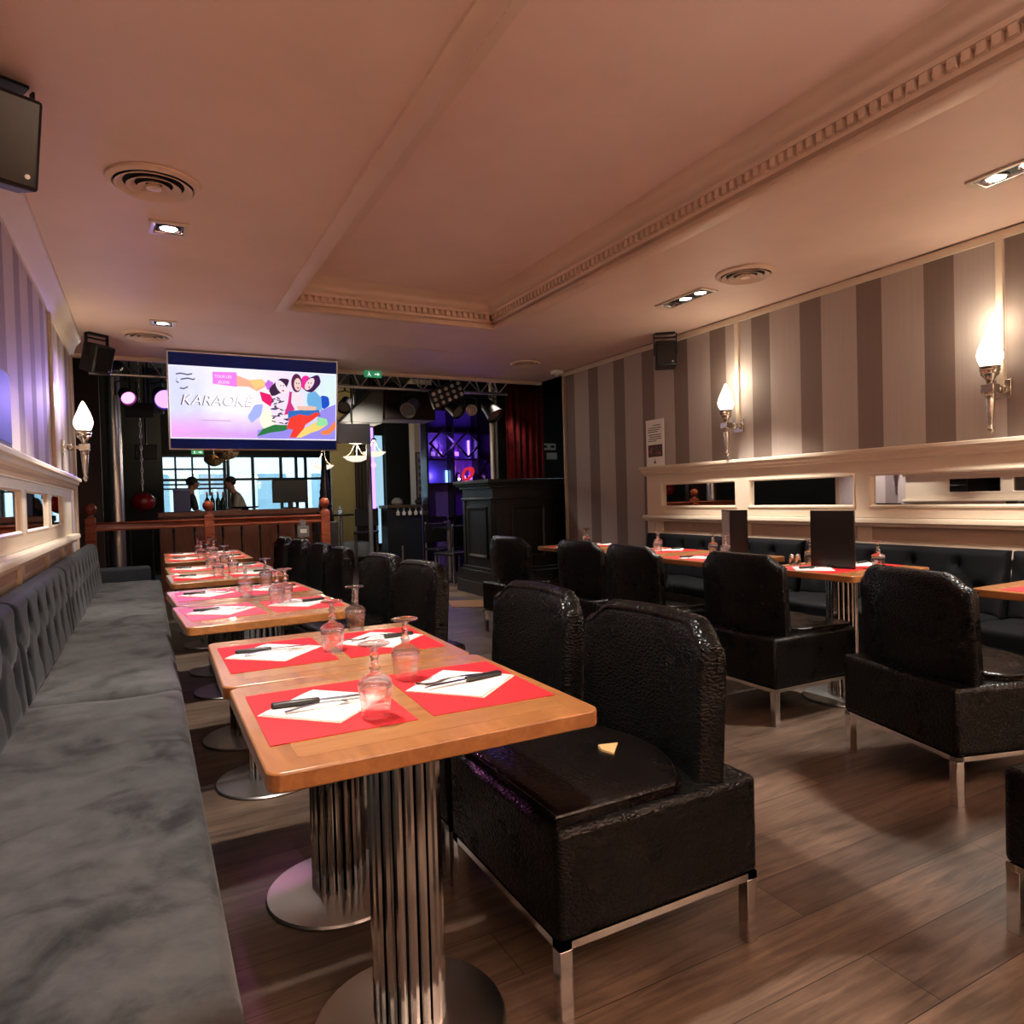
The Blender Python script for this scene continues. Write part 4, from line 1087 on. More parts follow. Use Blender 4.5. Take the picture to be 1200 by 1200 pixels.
# barmen
M['skin'] = mat('skin', lin(176,124,100), 0.5)
M['hair'] = mat('dark_hair', lin(26,20,18), 0.6)
def skin_obj(name, verts, edges, radii, m, parent, root=0, sub=2):
    me = bpy.data.meshes.new(name); me.from_pydata(verts, edges, [])
    o = bpy.data.objects.new(name, me); COL.objects.link(o); o.parent = parent
    me.materials.append(m)
    sk = o.modifiers.new('Skin', 'SKIN')
    for k, r in enumerate(radii):
        v = me.skin_vertices[0].data[k]; v.radius = r if isinstance(r, tuple) else (r, r); v.use_root = (k == root)
    sk.use_smooth_shade = True
    s = o.modifiers.new('Sub', 'SUBSURF'); s.levels = sub; s.render_levels = sub
    return o
def barman(label, loc, rz, lean, cloth, mirror=1):
    t = thing('person', label, 'person', loc, rz)
    L = lean
    # faces +y
    V = [(0,0,0.92), (0,0.05*L,1.12), (0,0.16*L,1.32), (0,0.22*L,1.42), (0,0.28*L,1.50), (0,0.31*L,1.58), (0,0.335*L,1.66),
         (0.1,0,0.86), (0.1,0.03,0.48), (0.1,-0.02,0.08), (0.1,0.1,0.035), (-0.1,0,0.86), (-0.1,0.03,0.48), (-0.1,-0.02,0.08), (-0.1,0.1,0.035),
         (0.17,0.2*L,1.37), (0.22,0.2*L+0.04,1.12), (0.18,0.2*L+0.28,1.06), (0.17,0.2*L+0.36,1.06),
         (-0.17,0.2*L,1.37), (-0.22,0.2*L+0.04,1.12), (-0.18,0.2*L+0.28,1.06), (-0.17,0.2*L+0.36,1.06)]
    E = [(0,1),(1,2),(2,3),(3,4),(4,5),(5,6),(0,7),(7,8),(8,9),(9,10),(0,11),(11,12),(12,13),(13,14),(2,15),(15,16),(16,17),(17,18),(2,19),(19,20),(20,21),(21,22)]
    R = [(0.14,0.1),(0.13,0.095),(0.15,0.1),(0.055,0.055),(0.05,0.055),(0.078,0.09),(0.06,0.075),0.075,0.055,0.04,0.035,0.075,0.055,0.04,0.035,0.05,0.04,0.03,0.035,0.05,0.04,0.03,0.035]
    b = skin_obj('body', V, E, R, M['skin'], t)
    hd = Vector((0, 0.32*L, 1.60))
    # clothes: shirt shell and trousers
    VS = [V[0], V[1], V[2], V[15], V[16], V[19], V[20]]
    skin_obj('shirt', VS, [(0,1),(1,2),(2,3),(3,4),(2,5),(5,6)], [(0.155,0.115),(0.145,0.11),(0.165,0.115),0.065,0.055,0.065,0.055], cloth, t)
    VT = [V[0], V[7], V[8], V[9], V[11], V[12], V[13]]
    skin_obj('trousers', VT, [(0,1),(1,2),(2,3),(0,4),(4,5),(5,6)], [(0.15,0.11),0.09,0.07,0.055,0.09,0.07,0.055], M['black_plastic'], t)
    MB().sphere((hd.x, hd.y-0.018, hd.z+0.035), 0.098, 14, 10, (0.92, 1.02, 0.95)).build('hair', M['hair'], t)
    f = MB().sphere((hd.x, hd.y+0.012, hd.z-0.012), 0.088, 14, 10, (0.88, 1.0, 1.12))
    f.build('face', M['skin'], t)
    MB().prism([(-0.012, 0.0), (0.012, 0.0), (0.0, 0.028)], hd.z-0.03, hd.z-0.005, Matrix.Translation((hd.x, hd.y+0.093, 0))).build('nose', M['skin'], t, bevel=0.004)
    for s in (-1, 1):
        MB().sphere((hd.x+s*0.032, hd.y+0.09, hd.z+0.01), 0.01, 8, 6).build('eye', M['hair'], t)
        MB().sphere((hd.x+s*0.08, hd.y+0.005, hd.z-0.005), 0.025, 8, 6, (0.4, 0.8, 1.2)).build('ear', M['skin'], t)
    MB().box(hd.x-0.02, hd.x+0.02, hd.y+0.085, hd.y+0.093, hd.z-0.055, hd.z-0.049).build('mouth', mat('lips', lin(140,70,66), 0.5), t)
    # hands: palm, four fingers, thumb
    for s, w in ((1, 18), (-1, 22)):
        p = Vector(V[w])
        h = MB().sphere((p.x, p.y+0.035, p.z), 0.035, 10, 8, (1.0, 1.2, 0.5))
        for q in range(4):
            x = p.x-0.027+q*0.018; ln = (0.05, 0.062, 0.058, 0.045)[q]
            h.tube([(x, p.y+0.06, p.z), (x, p.y+0.06+ln*0.6, p.z+0.006), (x, p.y+0.06+ln, p.z-0.012)], 0.008, 6)
        h.tube([(p.x-s*0.028, p.y+0.03, p.z), (p.x-s*0.05, p.y+0.06, p.z), (p.x-s*0.05, p.y+0.085, p.z-0.008)], 0.009, 6)
        h.build('hand', M['skin'], t)
    return t
barman('person in dark clothes bending over behind the bar counter, on the left', (0.50, 13.2, 0.0), rad(-70), 0.75, mat('dark_shirt', lin(40,44,46), 0.7))
barman('person in a pale grey top leaning behind the bar counter, on the right', (1.56, 13.3, 0.0), rad(95), 0.75, mat('pale_grey_shirt', lin(168,160,150), 0.7))

# ------------------------------------------------------------------ pillar, pole, truss and stage gear
t = thing('steel_pillar', 'round grey steel pillar behind the railing at left', 'pillar', (-0.32, 9.6, 0))
MB().cyl((0,0,0.02), (0,0,2.88), 0.083, n=28).build('shaft', M['chrome_dull'], t)
MB().lathe([(0.13, 0), (0.13, 0.02), (0.1, 0.03)], 28).build('foot_plate', M['chrome_dull'], t)
MB().lathe([(0.095, 2.86), (0.13, 2.9), (0.13, 3.595)], 28).build('head', M['dark_metal'], t)
t = thing('metal_pole', 'slim grey metal pole standing in the middle of the hall', 'pole', (2.80, 9.6, 0))
MB().cyl((0,0,0.01), (0,0,2.55), 0.032, n=16).build('shaft', mat('grey_painted_steel', lin(110,112,116), 0.35, 0.4), t)
MB().lathe([(0.09, 0), (0.09, 0.012), (0.04, 0.02)], 20).build('base_plate', M['dark_metal'], t)

def tri_truss(name, label, p0, p1, loc):
    t = thing(name, label, 'truss', loc)
    p0 = Vector(p0); p1 = Vector(p1); d = p1-p0; n = int(d.length/0.28)
    offs = [Vector((0, 0.0, 0.0)), Vector((0, 0.24, 0.0)), Vector((0, 0.12, -0.2))]
    # chords sit at these offsets; top two, one below
    for o in offs: MB().cyl(p0+o, p1+o, 0.022, n=12).build('chord', M['chrome_dull'], t)
    br = MB()
    for k in range(n):
        a = p0+d*(k/n); b = p0+d*((k+0.5)/n); c_ = p0+d*((k+1)/n)
        br.cyl(a+offs[0], b+offs[2], 0.008, n=6); br.cyl(b+offs[2], c_+offs[0], 0.008, n=6)
        br.cyl(a+offs[1], b+offs[2], 0.008, n=6); br.cyl(a+offs[0], b+offs[1], 0.008, n=6)
    br.build('bracing', M['chrome_dull'], t)
    for q in (0.12, 0.5, 0.88):
        c_ = p0+d*q
        MB().cyl(c_+Vector((0, 0.12, 0.0)), c_+Vector((0, 0.12, 0.74)), 0.006, n=6).build('hanger', M['dark_metal'], t)
    return t
tri_truss('lighting_truss', 'silver lighting truss spanning the far end behind the television', (-0.5, 0, 0), (4.55, 0, 0), (0, 8.55, 2.86))

def par(label, loc, aim, r=0.085, l=0.2, glow=None, m=None):
    t = thing('stage_light', label, 'stage light', loc, 0, 'stage spotlights on the truss')
    q = Vector(aim).to_track_quat('-Z', 'Y').to_matrix().to_4x4()
    Mt = Matrix.Translation((0, 0, -0.2)) @ q
    MB().lathe([(r*0.5, l/2), (r*0.75, l/2-0.02), (r*0.85, 0), (r, -l/2+0.03), (r*1.08, -l/2), (r*0.95, -l/2), (r*0.85, -l/2+0.03), (0.001, -l/2+0.035)], 20, cap=False).build('can', m or M['black_plastic'], t, M=Mt)
    MB().lathe([(0.001, -l/2+0.03), (r*0.85, -l/2+0.028)], 20, cap=False).build('lens', glow or M['spot_off'], t, M=Mt)
    y = MB()
    y.tube([(-r-0.02, 0, -0.2), (-r-0.02, 0, -0.06), (0, 0, -0.035), (r+0.02, 0, -0.06), (r+0.02, 0, -0.2)], 0.008, 6)
    y.cyl((0,0,-0.035), (0,0,0), 0.012, n=8)
    y.build('yoke', M['dark_metal'], t)
    return t
par('black stage light under the truss, just right of the television', (2.25, 8.67, 2.637), (-0.5, -0.8, -0.7))
par('silver stage light under the truss, left of the bulb panel', (3.12, 8.67, 2.637), (-0.6, -0.6, -0.5), 0.1, 0.26, None, M['chrome_dull'])
par('black stage light hanging right of the bulb panel', (3.72, 8.67, 2.637), (0.4, -0.8, -0.6), 0.1, 0.24)
par('black stage light next to the red curtain', (4.28, 8.67, 2.637), (0.3, -0.7, -0.8), 0.12, 0.28)
par('silver stage light close to the red curtain top', (3.98, 8.67, 2.637), (-0.3, -0.9, -0.3), 0.07, 0.2, None, M['chrome_dull'])
par('pink-lit stage light over the steel pillar at left', (-0.16, 8.67, 2.637), (0.3, -0.9, -0.5), 0.08, 0.2, M['led_pink'])
par('purple-lit stage light hanging between pillar and television', (0.2, 8.67, 2.637), (0.2, -0.9, -0.4), 0.12, 0.24, M['led_purple'])
par('black stage light added behind the left half of the television to light the bar', (0.75, 8.67, 2.637), (0.1, 0.8, -0.8), 0.085, 0.2, M['spot_glow'])  # unseen lamp added to brighten the bar counter
par('black stage light hidden behind the right half of the television', (1.15, 8.67, 2.637), (0.2, 0.8, -0.8), 0.085, 0.2)
# blinder with bulbs
t = thing('blinder_panel', 'tilted stage panel with rows of small bulbs under the truss', 'stage light', (3.50, 8.34, 2.57))
Mt = Matrix.Rotation(rad(-25), 4, 'Y') @ Matrix.Rotation(rad(12), 4, 'X')
MB().box(-0.24, 0.24, 0, 0.06, -0.12, 0.12).build('panel', M['black_plastic'], t, M=Mt, bevel=0.006)
for i_ in range(5):
    for j in range(3):
        MB().sphere((-0.19+i_*0.095, -0.012, -0.075+j*0.075), 0.026, 10, 6).build('bulb', M['white_plastic'], t, M=Mt)
MB().cyl((0,0.03,0.1), (0,0.19,0.262), 0.012, n=8).build('clamp_arm', M['dark_metal'], t)
# big dark hung boxes
t = thing('hung_speaker', 'big dark brown speaker cabinet hung between the truss and the lamps', 'loudspeaker', (3.25, 9.25, 2.56))
MB().box(-0.36, 0.36, -0.2, 0.25, -0.25, 0.24).build('cabinet', mat('dark_brown_cloth', lin(38,26,22), 0.8), t, bevel=0.01)
MB().box(-0.34, 0.34, -0.208, -0.2, -0.23, 0.22).build('grille', mat('brown_black_grille', lin(30,22,20), 0.9), t)
for s in (-1, 1): MB().cyl((s*0.3, 0, 0.24), (s*0.3, 0, 1.035), 0.006, n=6).build('chain', M['chrome_dull'], t)
t = thing('air_duct', 'grey slanted air duct hood to the left of the hung speaker', 'duct', (2.55, 9.25, 2.25))
MB().prism([(-0.28, 0.0), (0.3, 0.0), (0.33, 0.48), (0.26, 0.52)], -0.2, 0.2, Mx).build('hood', mat('grey_duct', lin(84,86,82), 0.5), t, bevel=0.01)
MB().cyl((0.25, 0, 0.45), (0.25, 0, 1.34), 0.03, n=10).build('hanger_tube', M['dark_metal'], t)
t = thing('hung_screen', 'small black screen hung above the bowl lamps', 'screen', (2.42, 9.0, 2.1))
MB().box(-0.23, 0.23, -0.02, 0.04, -0.13, 0.13).build('panel', M['black_gloss'], t, bevel=0.005)
MB().cyl((0,0.02,0.13), (0,0.02,1.49), 0.012, n=8).build('hanger_tube', M['dark_metal'], t)
t = thing('control_box', 'grey equipment box hung beside the steel pillar', 'equipment box', (-0.04, 10.0, 2.45))
MB().box(-0.16, 0.16, -0.1, 0.1, -0.09, 0.08).build('case', M['dark_metal'], t, bevel=0.005)
for s in (-1, 1): MB().cyl((s*0.1, 0, 0.08), (s*0.1, 0, 1.14), 0.01, n=6).build('hanger_tube', M['dark_metal'], t)
t = thing('hung_speaker', 'black speaker box on a bracket left of the television', 'loudspeaker', (0.02, 10.95, 1.98))
MB().box(-0.14, 0.14, -0.12, 0.12, -0.1, 0.1).build('cabinet', M['dark_metal'], t, bevel=0.008)
MB().cyl((0,0,0.1), (0,0,1.61), 0.012, n=8).build('hanger_tube', M['dark_metal'], t)
# blue-grey drape at far left
t = MB()
vs = []; fs = []; n = 40
for k in range(n+1):
    x = 0.02+0.26*k/n; y = 0.02*math.sin(k*1.3)
    vs += [(x, 12+y, 2.65), (x, 12+y, 3.35)]
for k in range(n): fs.append((2*k, 2*k+2, 2*k+3, 2*k+1))
t.add(vs, fs); o = t.build('stage_drape', mat('blue_grey_drape', lin(92,104,130), 0.8))
o.modifiers.new('Solid', 'SOLIDIFY').thickness = 0.01
tag(o, 'short blue-grey stage drape hanging left of the television', 'curtain')

# red pendant with chain
t = thing('red_pendant', 'dark red glass globe hanging on a chain left of the bar', 'pendant lamp', (-0.04, 10.5, 1.28))
MB().sphere((0,0,0), 0.15, 20, 14, (1,1,0.85)).build('globe', M['red_lamp'], t)
chn = MB()
for k in range(30): chn.tube([(0.012*math.cos(a*PI/4)*(1 if k % 2 else 0.2), 0.012*math.cos(a*PI/4)*(0.2 if k % 2 else 1), 0.15+k*0.077+0.045*math.sin(a*PI/4)+0.04) for a in range(8)], 0.005, 5, closed=True)
chn.build('chain', M['chrome_dull'], t)
# bowl pendants
def bowl_lamp(label, x, y, z, r=0.19):
    t = thing('bowl_pendant', label, 'pendant lamp', (x, y, z), 0, 'glowing bowl pendants in the hall')
    MB().lathe([(0.001, -0.075), (r*0.35, -0.07), (r*0.7, -0.045), (r, 0.0), (r*0.98, 0.006), (r*0.68, -0.035), (r*0.3, -0.06), (0.001, -0.065)], 28, cap=False).build('glass_bowl', M['bowl'], t)
    for k in range(3):
        a = 2*PI*k/3+0.3
        MB().tube([(r*0.98*math.cos(a), r*0.98*math.sin(a), 0.0), (r*0.5*math.cos(a), r*0.5*math.sin(a), 0.06), (r*0.2*math.cos(a), r*0.2*math.sin(a), 0.16), (0.02*math.cos(a), 0.02*math.sin(a), 0.22)], 0.008, 6).build('arm', M['silver'], t)
    MB().cyl((0,0,0.2), (0,0,3.59-z), 0.01, n=8).lathe([(0.03, 0.18), (0.045, 0.2), (0.03, 0.23)], 14).build('stem', M['silver'], t)
    ld = bpy.data.lights.new('bowl_light', 'POINT'); ld.energy = 14; ld.color = (1,0.85,0.62); ld.shadow_soft_size = 0.1
    lo = bpy.data.objects.new('bowl_light', ld); COL.objects.link(lo); lo.parent = t; lo.location = (0,0,0.1)
bowl_lamp('glowing bowl pendant left of the slim pole, the nearer one', 2.73, 10.0, 1.86)
bowl_lamp('glowing bowl pendant behind the slim pole', 3.3, 11.0, 2.0)
bowl_lamp('glowing bowl pendant beside the black spire', 2.69, 12.0, 1.84)
# wicker lamps
def wicker_lamp(label, x, y, z, r):
    t = thing('wicker_pendant', label, 'pendant lamp', (x, y, z), 0, 'wicker pendants above the bar')
    MB().lathe([(r*0.15, 0.0), (r*0.6, 0.03), (r*0.95, 0.09), (r, 0.14), (r*0.8, 0.2), (r*0.78, 0.2), (r*0.93, 0.14), (r*0.85, 0.1), (r*0.5, 0.045)], 26, cap=False).build('woven_shade', M['wicker'], t)
    MB().sphere((0,0,0.11), 0.05, 12, 8).build('bulb', emis('warm_bulb', (1,0.8,0.5,1), 4), t)
    MB().cyl((0,0,0.15), (0,0,3.59-z), 0.005, n=6).build('cord', M['black_plastic'], t)
wicker_lamp('large wicker pendant below the television, the right one', 1.27, 13.0, 2.0, 0.2)
wicker_lamp('smaller wicker pendant below the television, the left one', 1.08, 13.3, 1.9, 0.17)

# exit signs
def exit_sign(label, loc):
    t = thing('exit_sign', label, 'exit sign', loc, 0, 'green exit signs'); t.scale = (0.72, 0.72, 0.72)
    MB().box(-0.14, 0.14, -0.02, 0.02, -0.05, 0.05).build('light_box', M['green_sign'], t, bevel=0.004)
    a = MB(); Mf = Matrix(((1,0,0,0),(0,0,-1,0),(0,1,0,0),(0,0,0,1)))
    a.prism([(0.02, -0.01), (0.07, -0.01), (0.07, -0.03), (0.11, 0.0), (0.07, 0.03), (0.07, 0.01), (0.02, 0.01)], 0.021, 0.0225, Mf)
    a.build('arrow', M['sign_white'], t, smooth=False)
    b = MB()
    b.prism([(-0.07+0.009*math.cos(k*PI/4), 0.03+0.009*math.sin(k*PI/4)) for k in range(8)], 0.021, 0.0225, Mf)
    b.prism([(-0.085, 0.015), (-0.06, 0.018), (-0.05, -0.008), (-0.03, -0.035), (-0.042, -0.038), (-0.065, -0.01), (-0.085, -0.036), (-0.096, -0.032), (-0.075, -0.002)], 0.021, 0.0225, Mf)
    b.build('running_figure', M['sign_white'], t, smooth=False)
exit_sign('small green exit sign at the ceiling edge right of the television', (2.35, YF-0.035, CE-0.037))
exit_sign('small green exit sign under the television over the bar', (0.86, 14.0, 2.2))
MB().cyl((0,0,0.05), (0,0,1.39), 0.006, n=6).build('hanger_rod', M['dark_metal'], [o for o in bpy.data.objects if o.get('label') == 'small green exit sign under the television over the bar'][0])

# ------------------------------------------------------------------ black booth
bo = thing('panelled_booth', 'black panelled wooden booth with overhanging top at the end of the right wall', 'booth', (0,0,0))
bx0, bx1, by0, by1 = 3.70, 5.1, 7.5, 8.4
MB().box(bx0, bx1, by0, by1, 0.32, 1.34).build('body', M['booth'], bo, bevel=0.006)
MB().box(bx0-0.1, bx1, by0-0.1, by1+0.04, 0.0, 0.16).box(bx0-0.06, bx1, by0-0.06, by1+0.02, 0.16, 0.30).box(bx0-0.025, bx1, by0-0.025, by1, 0.30, 0.34).build('stepped_plinth', M['booth'], bo, bevel=0.008)
cn = MB()
cn.box(bx0-0.03, bx1, by0-0.03, by1, 1.18, 1.21).box(bx0-0.05, bx1, by0-0.05, by1, 1.32, 1.36).box(bx0-0.09, bx1, by0-0.09, by1+0.02, 1.36, 1.385).box(bx0-0.12, bx1, by0-0.12, by1+0.04, 1.385, 1.43)
cn.build('counter_top', M['booth'], bo, bevel=0.008)
Mf = Matrix(((1,0,0,0),(0,0,1,by0-0.014),(0,1,0,0),(0,0,0,1)))
for a, b_ in ((bx0+0.24, bx0+0.72), (bx0+0.84, bx0+1.3)):
    MB().ring(a, b_, 0.45, 1.1, [(0, 0.014), (0.002, -0.006), (0.02, -0.008), (0.04, 0.002), (0.045, 0.013)], Mf).build('front_panel_moulding', M['booth'], bo, ang=30)
Mf = Matrix(((0,0,1,bx0-0.014),(1,0,0,0),(0,1,0,0),(0,0,0,1)))
MB().ring(by0+0.16, by1-0.16, 0.45, 1.1, [(0, 0.014), (0.002, -0.006), (0.02, -0.008), (0.04, 0.002), (0.045, 0.013)], Mf).build('side_panel_moulding', M['booth'], bo, ang=30)
for y in (by0+0.03, by1-0.1): MB().box(bx0-0.018, bx0, y, y+0.07, 0.34, 1.18).build('pilaster', M['booth'], bo, bevel=0.004)
MB().box(bx0+0.03, bx0+0.12, by0-0.018, by0, 0.34, 1.18).build('pilaster', M['booth'], bo, bevel=0.004)
# sockets, curtain
for k, (x, z, w_, lb) in enumerate(((5.36, 1.95, 0.13, 'double white wall socket above the booth'), (5.42, 1.81, 0.09, 'single white switch plate below the double socket'))):
    o = MB().box(x-w_, x+w_, 8.925, 8.949, z-0.05, z+0.05).build('wall_socket', M['white_plastic'], bevel=0.006)
    tag(o, lb, 'socket')
    if k == 0:
        for s in (-0.06, 0.07): MB().box(x+s-0.03, x+s+0.03, 8.921, 8.9255, z-0.015, z+0.02).build('outlet', M['black_plastic'], o)
def drape(name, label, x0, x1, y, z0, z1, m, amp=0.03, waves=6):
    vs = []; fs = []; n = waves*10
    for k in range(n+1):
        x = x0+(x1-x0)*k/n
        yy = y+amp*math.sin(2*PI*waves*k/n)+0.3*amp*math.sin(2*PI*waves*2.3*k/n)
        vs += [(x, yy, z0), (x, yy, z1)]
    for k in range(n): fs.append((2*k, 2*k+2, 2*k+3, 2*k+1))
    b = MB(); b.add(vs, fs); o = b.build(name, m, ang=70)
    o.modifiers.new('Solid', 'SOLIDIFY').thickness = 0.006
    return tag(o, label, 'curtain')
drape('velvet_curtain', 'dark red velvet curtain hanging above the black booth', 4.55, 5.15, 8.72, 0.01, 2.86, M['curtain_red'], 0.035, 6)
structure(MB().box(4.49, 4.52, 9.06, 9.14, 0, 3.6).build('trim_14', M['cream'], bevel=0.004))
structure(MB().box(4.52, 4.9, 9.06, 9.12, 0, 3.6).build('trim_15', M['brown_wall'], smooth=False))

# flat orange-brown patch on the floor
o = MB().prism([(3.10, 7.55), (3.56, 7.33), (3.30, 6.85), (2.96, 7.1)], 0.0005, 0.006).build('floor_patch', mat('orange_brown_patch', lin(150,104,64), 0.7), smooth=False)
tag(o, 'flat orange-brown patch on the floor at the foot of the black booth', 'mat')

# ------------------------------------------------------------------ hall: purple shelves, counters, lamps
sh = thing('back_bar_shelf', 'back bar shelf unit glowing purple behind the booth', 'shelf', (4.05, 10.6, 0))
M['shelf'] = mat('purple_lit_gloss', lin(90,70,150), 0.25)  # purple of the LED light put into the panel colour
MB().box(0, 1.4, 0.25, 0.29, 0, 2.7).build('back_panel', M['shelf'], sh, smooth=False)
for x in (0, 0.46, 0.92, 1.36): MB().box(x, x+0.035, 0, 0.25, 0, 2.7).build('upright', M['black_gloss'], sh)
for z in (0.9, 1.45, 1.85, 2.3): MB().box(0.035, 1.36, 0.02, 0.25, z, z+0.025).build('shelf_board', M['black_gloss'], sh)
for (x, z, h_, m_) in ((0.05, 1.49, 0.3, 'led_purple'), (0.42, 1.49, 0.2, 'led_blue'), (0.84, 1.9, 0.3, 'led_purple'), (0.52, 1.9, 0.12, 'led_pink')):
    MB().box(x, x+0.025, 0.2, 0.24, z, z+h_).build('led_strip', M[m_], sh)
for dx, dz in ((0.28, 2.12), (0.74, 2.12), (1.12, 1.62)):
    MB().ring(-0.17, 0.17, -0.17, 0.17, [(0, 0.0), (0, 0.03), (0.03, 0.03), (0.03, 0.0)], Matrix.Rotation(rad(45), 4, 'Y') @ Matrix(((1,0,0,0),(0,0,-1,0),(0,1,0,0),(0,0,0,1))), closed=True).build('diamond_frame', M['black_gloss'], sh, loc=(dx, -0.002, dz))
sb = thing('bottle', 'x', 'bottle')
MB().lathe([(0.035, 0), (0.037, 0.01), (0.037, 0.16), (0.014, 0.21), (0.013, 0.29), (0.001, 0.29)], 14).build('glass_body', mat('violet_bottle_glass', lin(110,60,150), 0.1), sb)
MB().box(-0.038, 0.038, -0.0385, -0.036, 0.05, 0.12).build('bottle_tag', M['white_paper'], sb)
for k, (x, z) in enumerate(((4.2, 1.876), (4.32, 1.876), (4.62, 1.876), (4.74, 1.476), (4.86, 1.476), (5.1, 1.476))):
    place(sb, k == 0, 'violet glass bottle standing on the purple back bar shelf', (x, 10.72, z), 0, 'bottles on the purple back bar')
t = thing('red_sculpture', 'small red looped sculpture on the back bar shelf, left of the lantern', 'ornament', (4.36, 9.7, 0))
MB().tube([(0.1*math.cos(a*0.5)*(0.6+0.04*a), 0.03*math.sin(a*0.7), 1.58+0.09*math.sin(a*0.5+0.4)) for a in range(16)], 0.022, 8).build('loop', emis('red_glow', (0.9,0.03,0.04,1), 0.5), t)
MB().cyl((0,0,0), (0,0,1.5), 0.012, n=8).cyl((0,0,0), (0,0,0.02), 0.12, n=20).build('stand', M['dark_metal'], t)
t = thing('lantern', 'small violet lantern with white light on the back bar shelf', 'lantern', (4.64, 10.70, 1.476))
MB().lathe([(0.04, 0.0), (0.045, 0.14), (0.02, 0.17)], 6).build('cage', M['black_gloss'], t)
MB().sphere((0,-0.04,0.06), 0.022, 10, 8).build('flame', emis('white_glow', (0.8,0.8,1,1), 5), t)
for x, y, z0, z1, m_, lb in ((3.87, 13.0, 1.0, 2.62, 'led_purple', 'thin vertical purple light strip left of the cream column'), (4.53, 11.0, 0.95, 1.92, 'led_blue', 'vertical blue light strip in front of the back bar, left one'), (4.62, 11.0, 0.95, 1.95, 'led_purple', 'vertical purple light strip in front of the back bar, right one')):
    t = thing('light_strip', lb, 'light strip', (x, y, 0))
    MB().box(-0.03, 0.03, -0.012, 0.0, z0, z1).build('led_tube', M[m_], t)
    MB().box(-0.035, 0.035, 0.0, 0.03, 0, 3.59).build('backing_bar', M['black_gloss'], t)
MB().sphere((0,-0.03,1.9), 0.045, 12, 8).build('pink_lamp', M['led_pink'], [o for o in bpy.data.objects if o.get('label','').startswith('thin vertical purple')][0])
# cream column with framed pictures
structure(MB().box(4.72, 5.12, 13.0, 13.3, 0, 3.6).build('wall_column', M['cream'], smooth=False))
t = thing('framed_picture', 'tall narrow framed picture on the cream column in the hall', 'picture', (4.83, 12.985, 1.15))
MB().ring(-0.1, 0.1, 0, 1.0, [(0, 0.0), (0, 0.015), (0.015, 0.015), (0.015, 0.0)], Matrix(((1,0,0,0),(0,0,-1,0),(0,1,0,0),(0,0,0,1))), closed=True).build('frame', M['black_gloss'], t)
MB().box(-0.085, 0.085, -0.006, 0.0, 0.015, 0.985).build('print', mat('grey_print', lin(170,160,160), 0.5), t)
for k in range(6): MB().box(-0.05, 0.05, -0.009, -0.006, 0.1+k*0.14, 0.18+k*0.14).build('print_detail', mat('print_ink', lin(110,90,95), 0.5), t)
# curtains and window strip beside the ochre wall
drape('striped_curtain', 'dark striped curtain right of the ochre wall', 3.79, 4.14, 14.05, 0.01, 2.9, mat('brown_grey_drape', lin(96,82,76), 0.8), 0.03, 5)
structure(MB().ring(4.16, 4.42, 0.3, 2.6, [(0, 14.02), (0.03, 14.02), (0.03, 14.1), (0, 14.1)], Mx, closed=True).build('window_2', M['window_frame'], smooth=False))
MB().box(4.19, 4.39, 14.05, 14.06, 0.33, 2.57).build('pane', emis('lit_blue_window', (0.45,0.75,0.95,1), 0.7), bpy.data.objects['window_2'], smooth=False)
structure(MB().box(3.7, 4.5, 14.12, 14.15, 2.6, 3.6).build('wall_over_curtain', M['black_wall'], smooth=False))
# high counter in the hall
t = thing('high_counter', 'dark high counter with jars on top in the middle of the hall', 'counter', (4.05, 11.2, 0))
MB().box(-0.5, 0.52, 0, 0.35, 0, 1.08).build('cabinet', mat('dark_teal_paint', lin(26,34,42), 0.5), t, bevel=0.006)
MB().box(-0.52, 0.56, -0.05, 0.4, 1.08, 1.13).build('counter_top', mat('brown_counter', lin(84,70,56), 0.4), t, bevel=0.006)
for s in (-0.3, 0.28): MB().cyl((s, -0.15, 0.0), (s, -0.15, 0.45), 0.015, n=8).build('foot_rail_post', M['chrome_dull'], t)
jg = thing('hung_glint', 'x', 'glass')  # pale shapes placed where light glints on the counter front
MB().lathe([(0.028, -0.12), (0.034, -0.07), (0.012, -0.045), (0.005, -0.03), (0.006, -0.01), (0.03, 0.0)], 14).build('glint_shape', M['white_plastic'], jg)
for k in range(8):
    place(jg, k == 0, 'small pale shape standing in for a light glint under the dark high counter top', (3.72+k*0.105, 11.14, 1.076), 0, 'glint shapes under the high counter')
for x, m_, lb in ((3.78, lin(150,150,145), 'pale cloth bundle on the left of the high counter'), (4.42, lin(120,104,72), 'brown round basket on the right of the high counter'), (4.20, lin(30,28,30), 'small black jar on the high counter next to the basket')):
    o = MB().lathe([(0.07, 0), (0.1, 0.03), (0.09, 0.08), (0.04, 0.12), (0.001, 0.125)], 16).build('counter_item' if False else ('cloth_bundle' if 'cloth' in lb else 'basket' if 'brown' in lb else 'jar'), mat('item_colour', m_, 0.7), loc=(x, 11.35, 1.131))
    tag(o, lb, 'container')
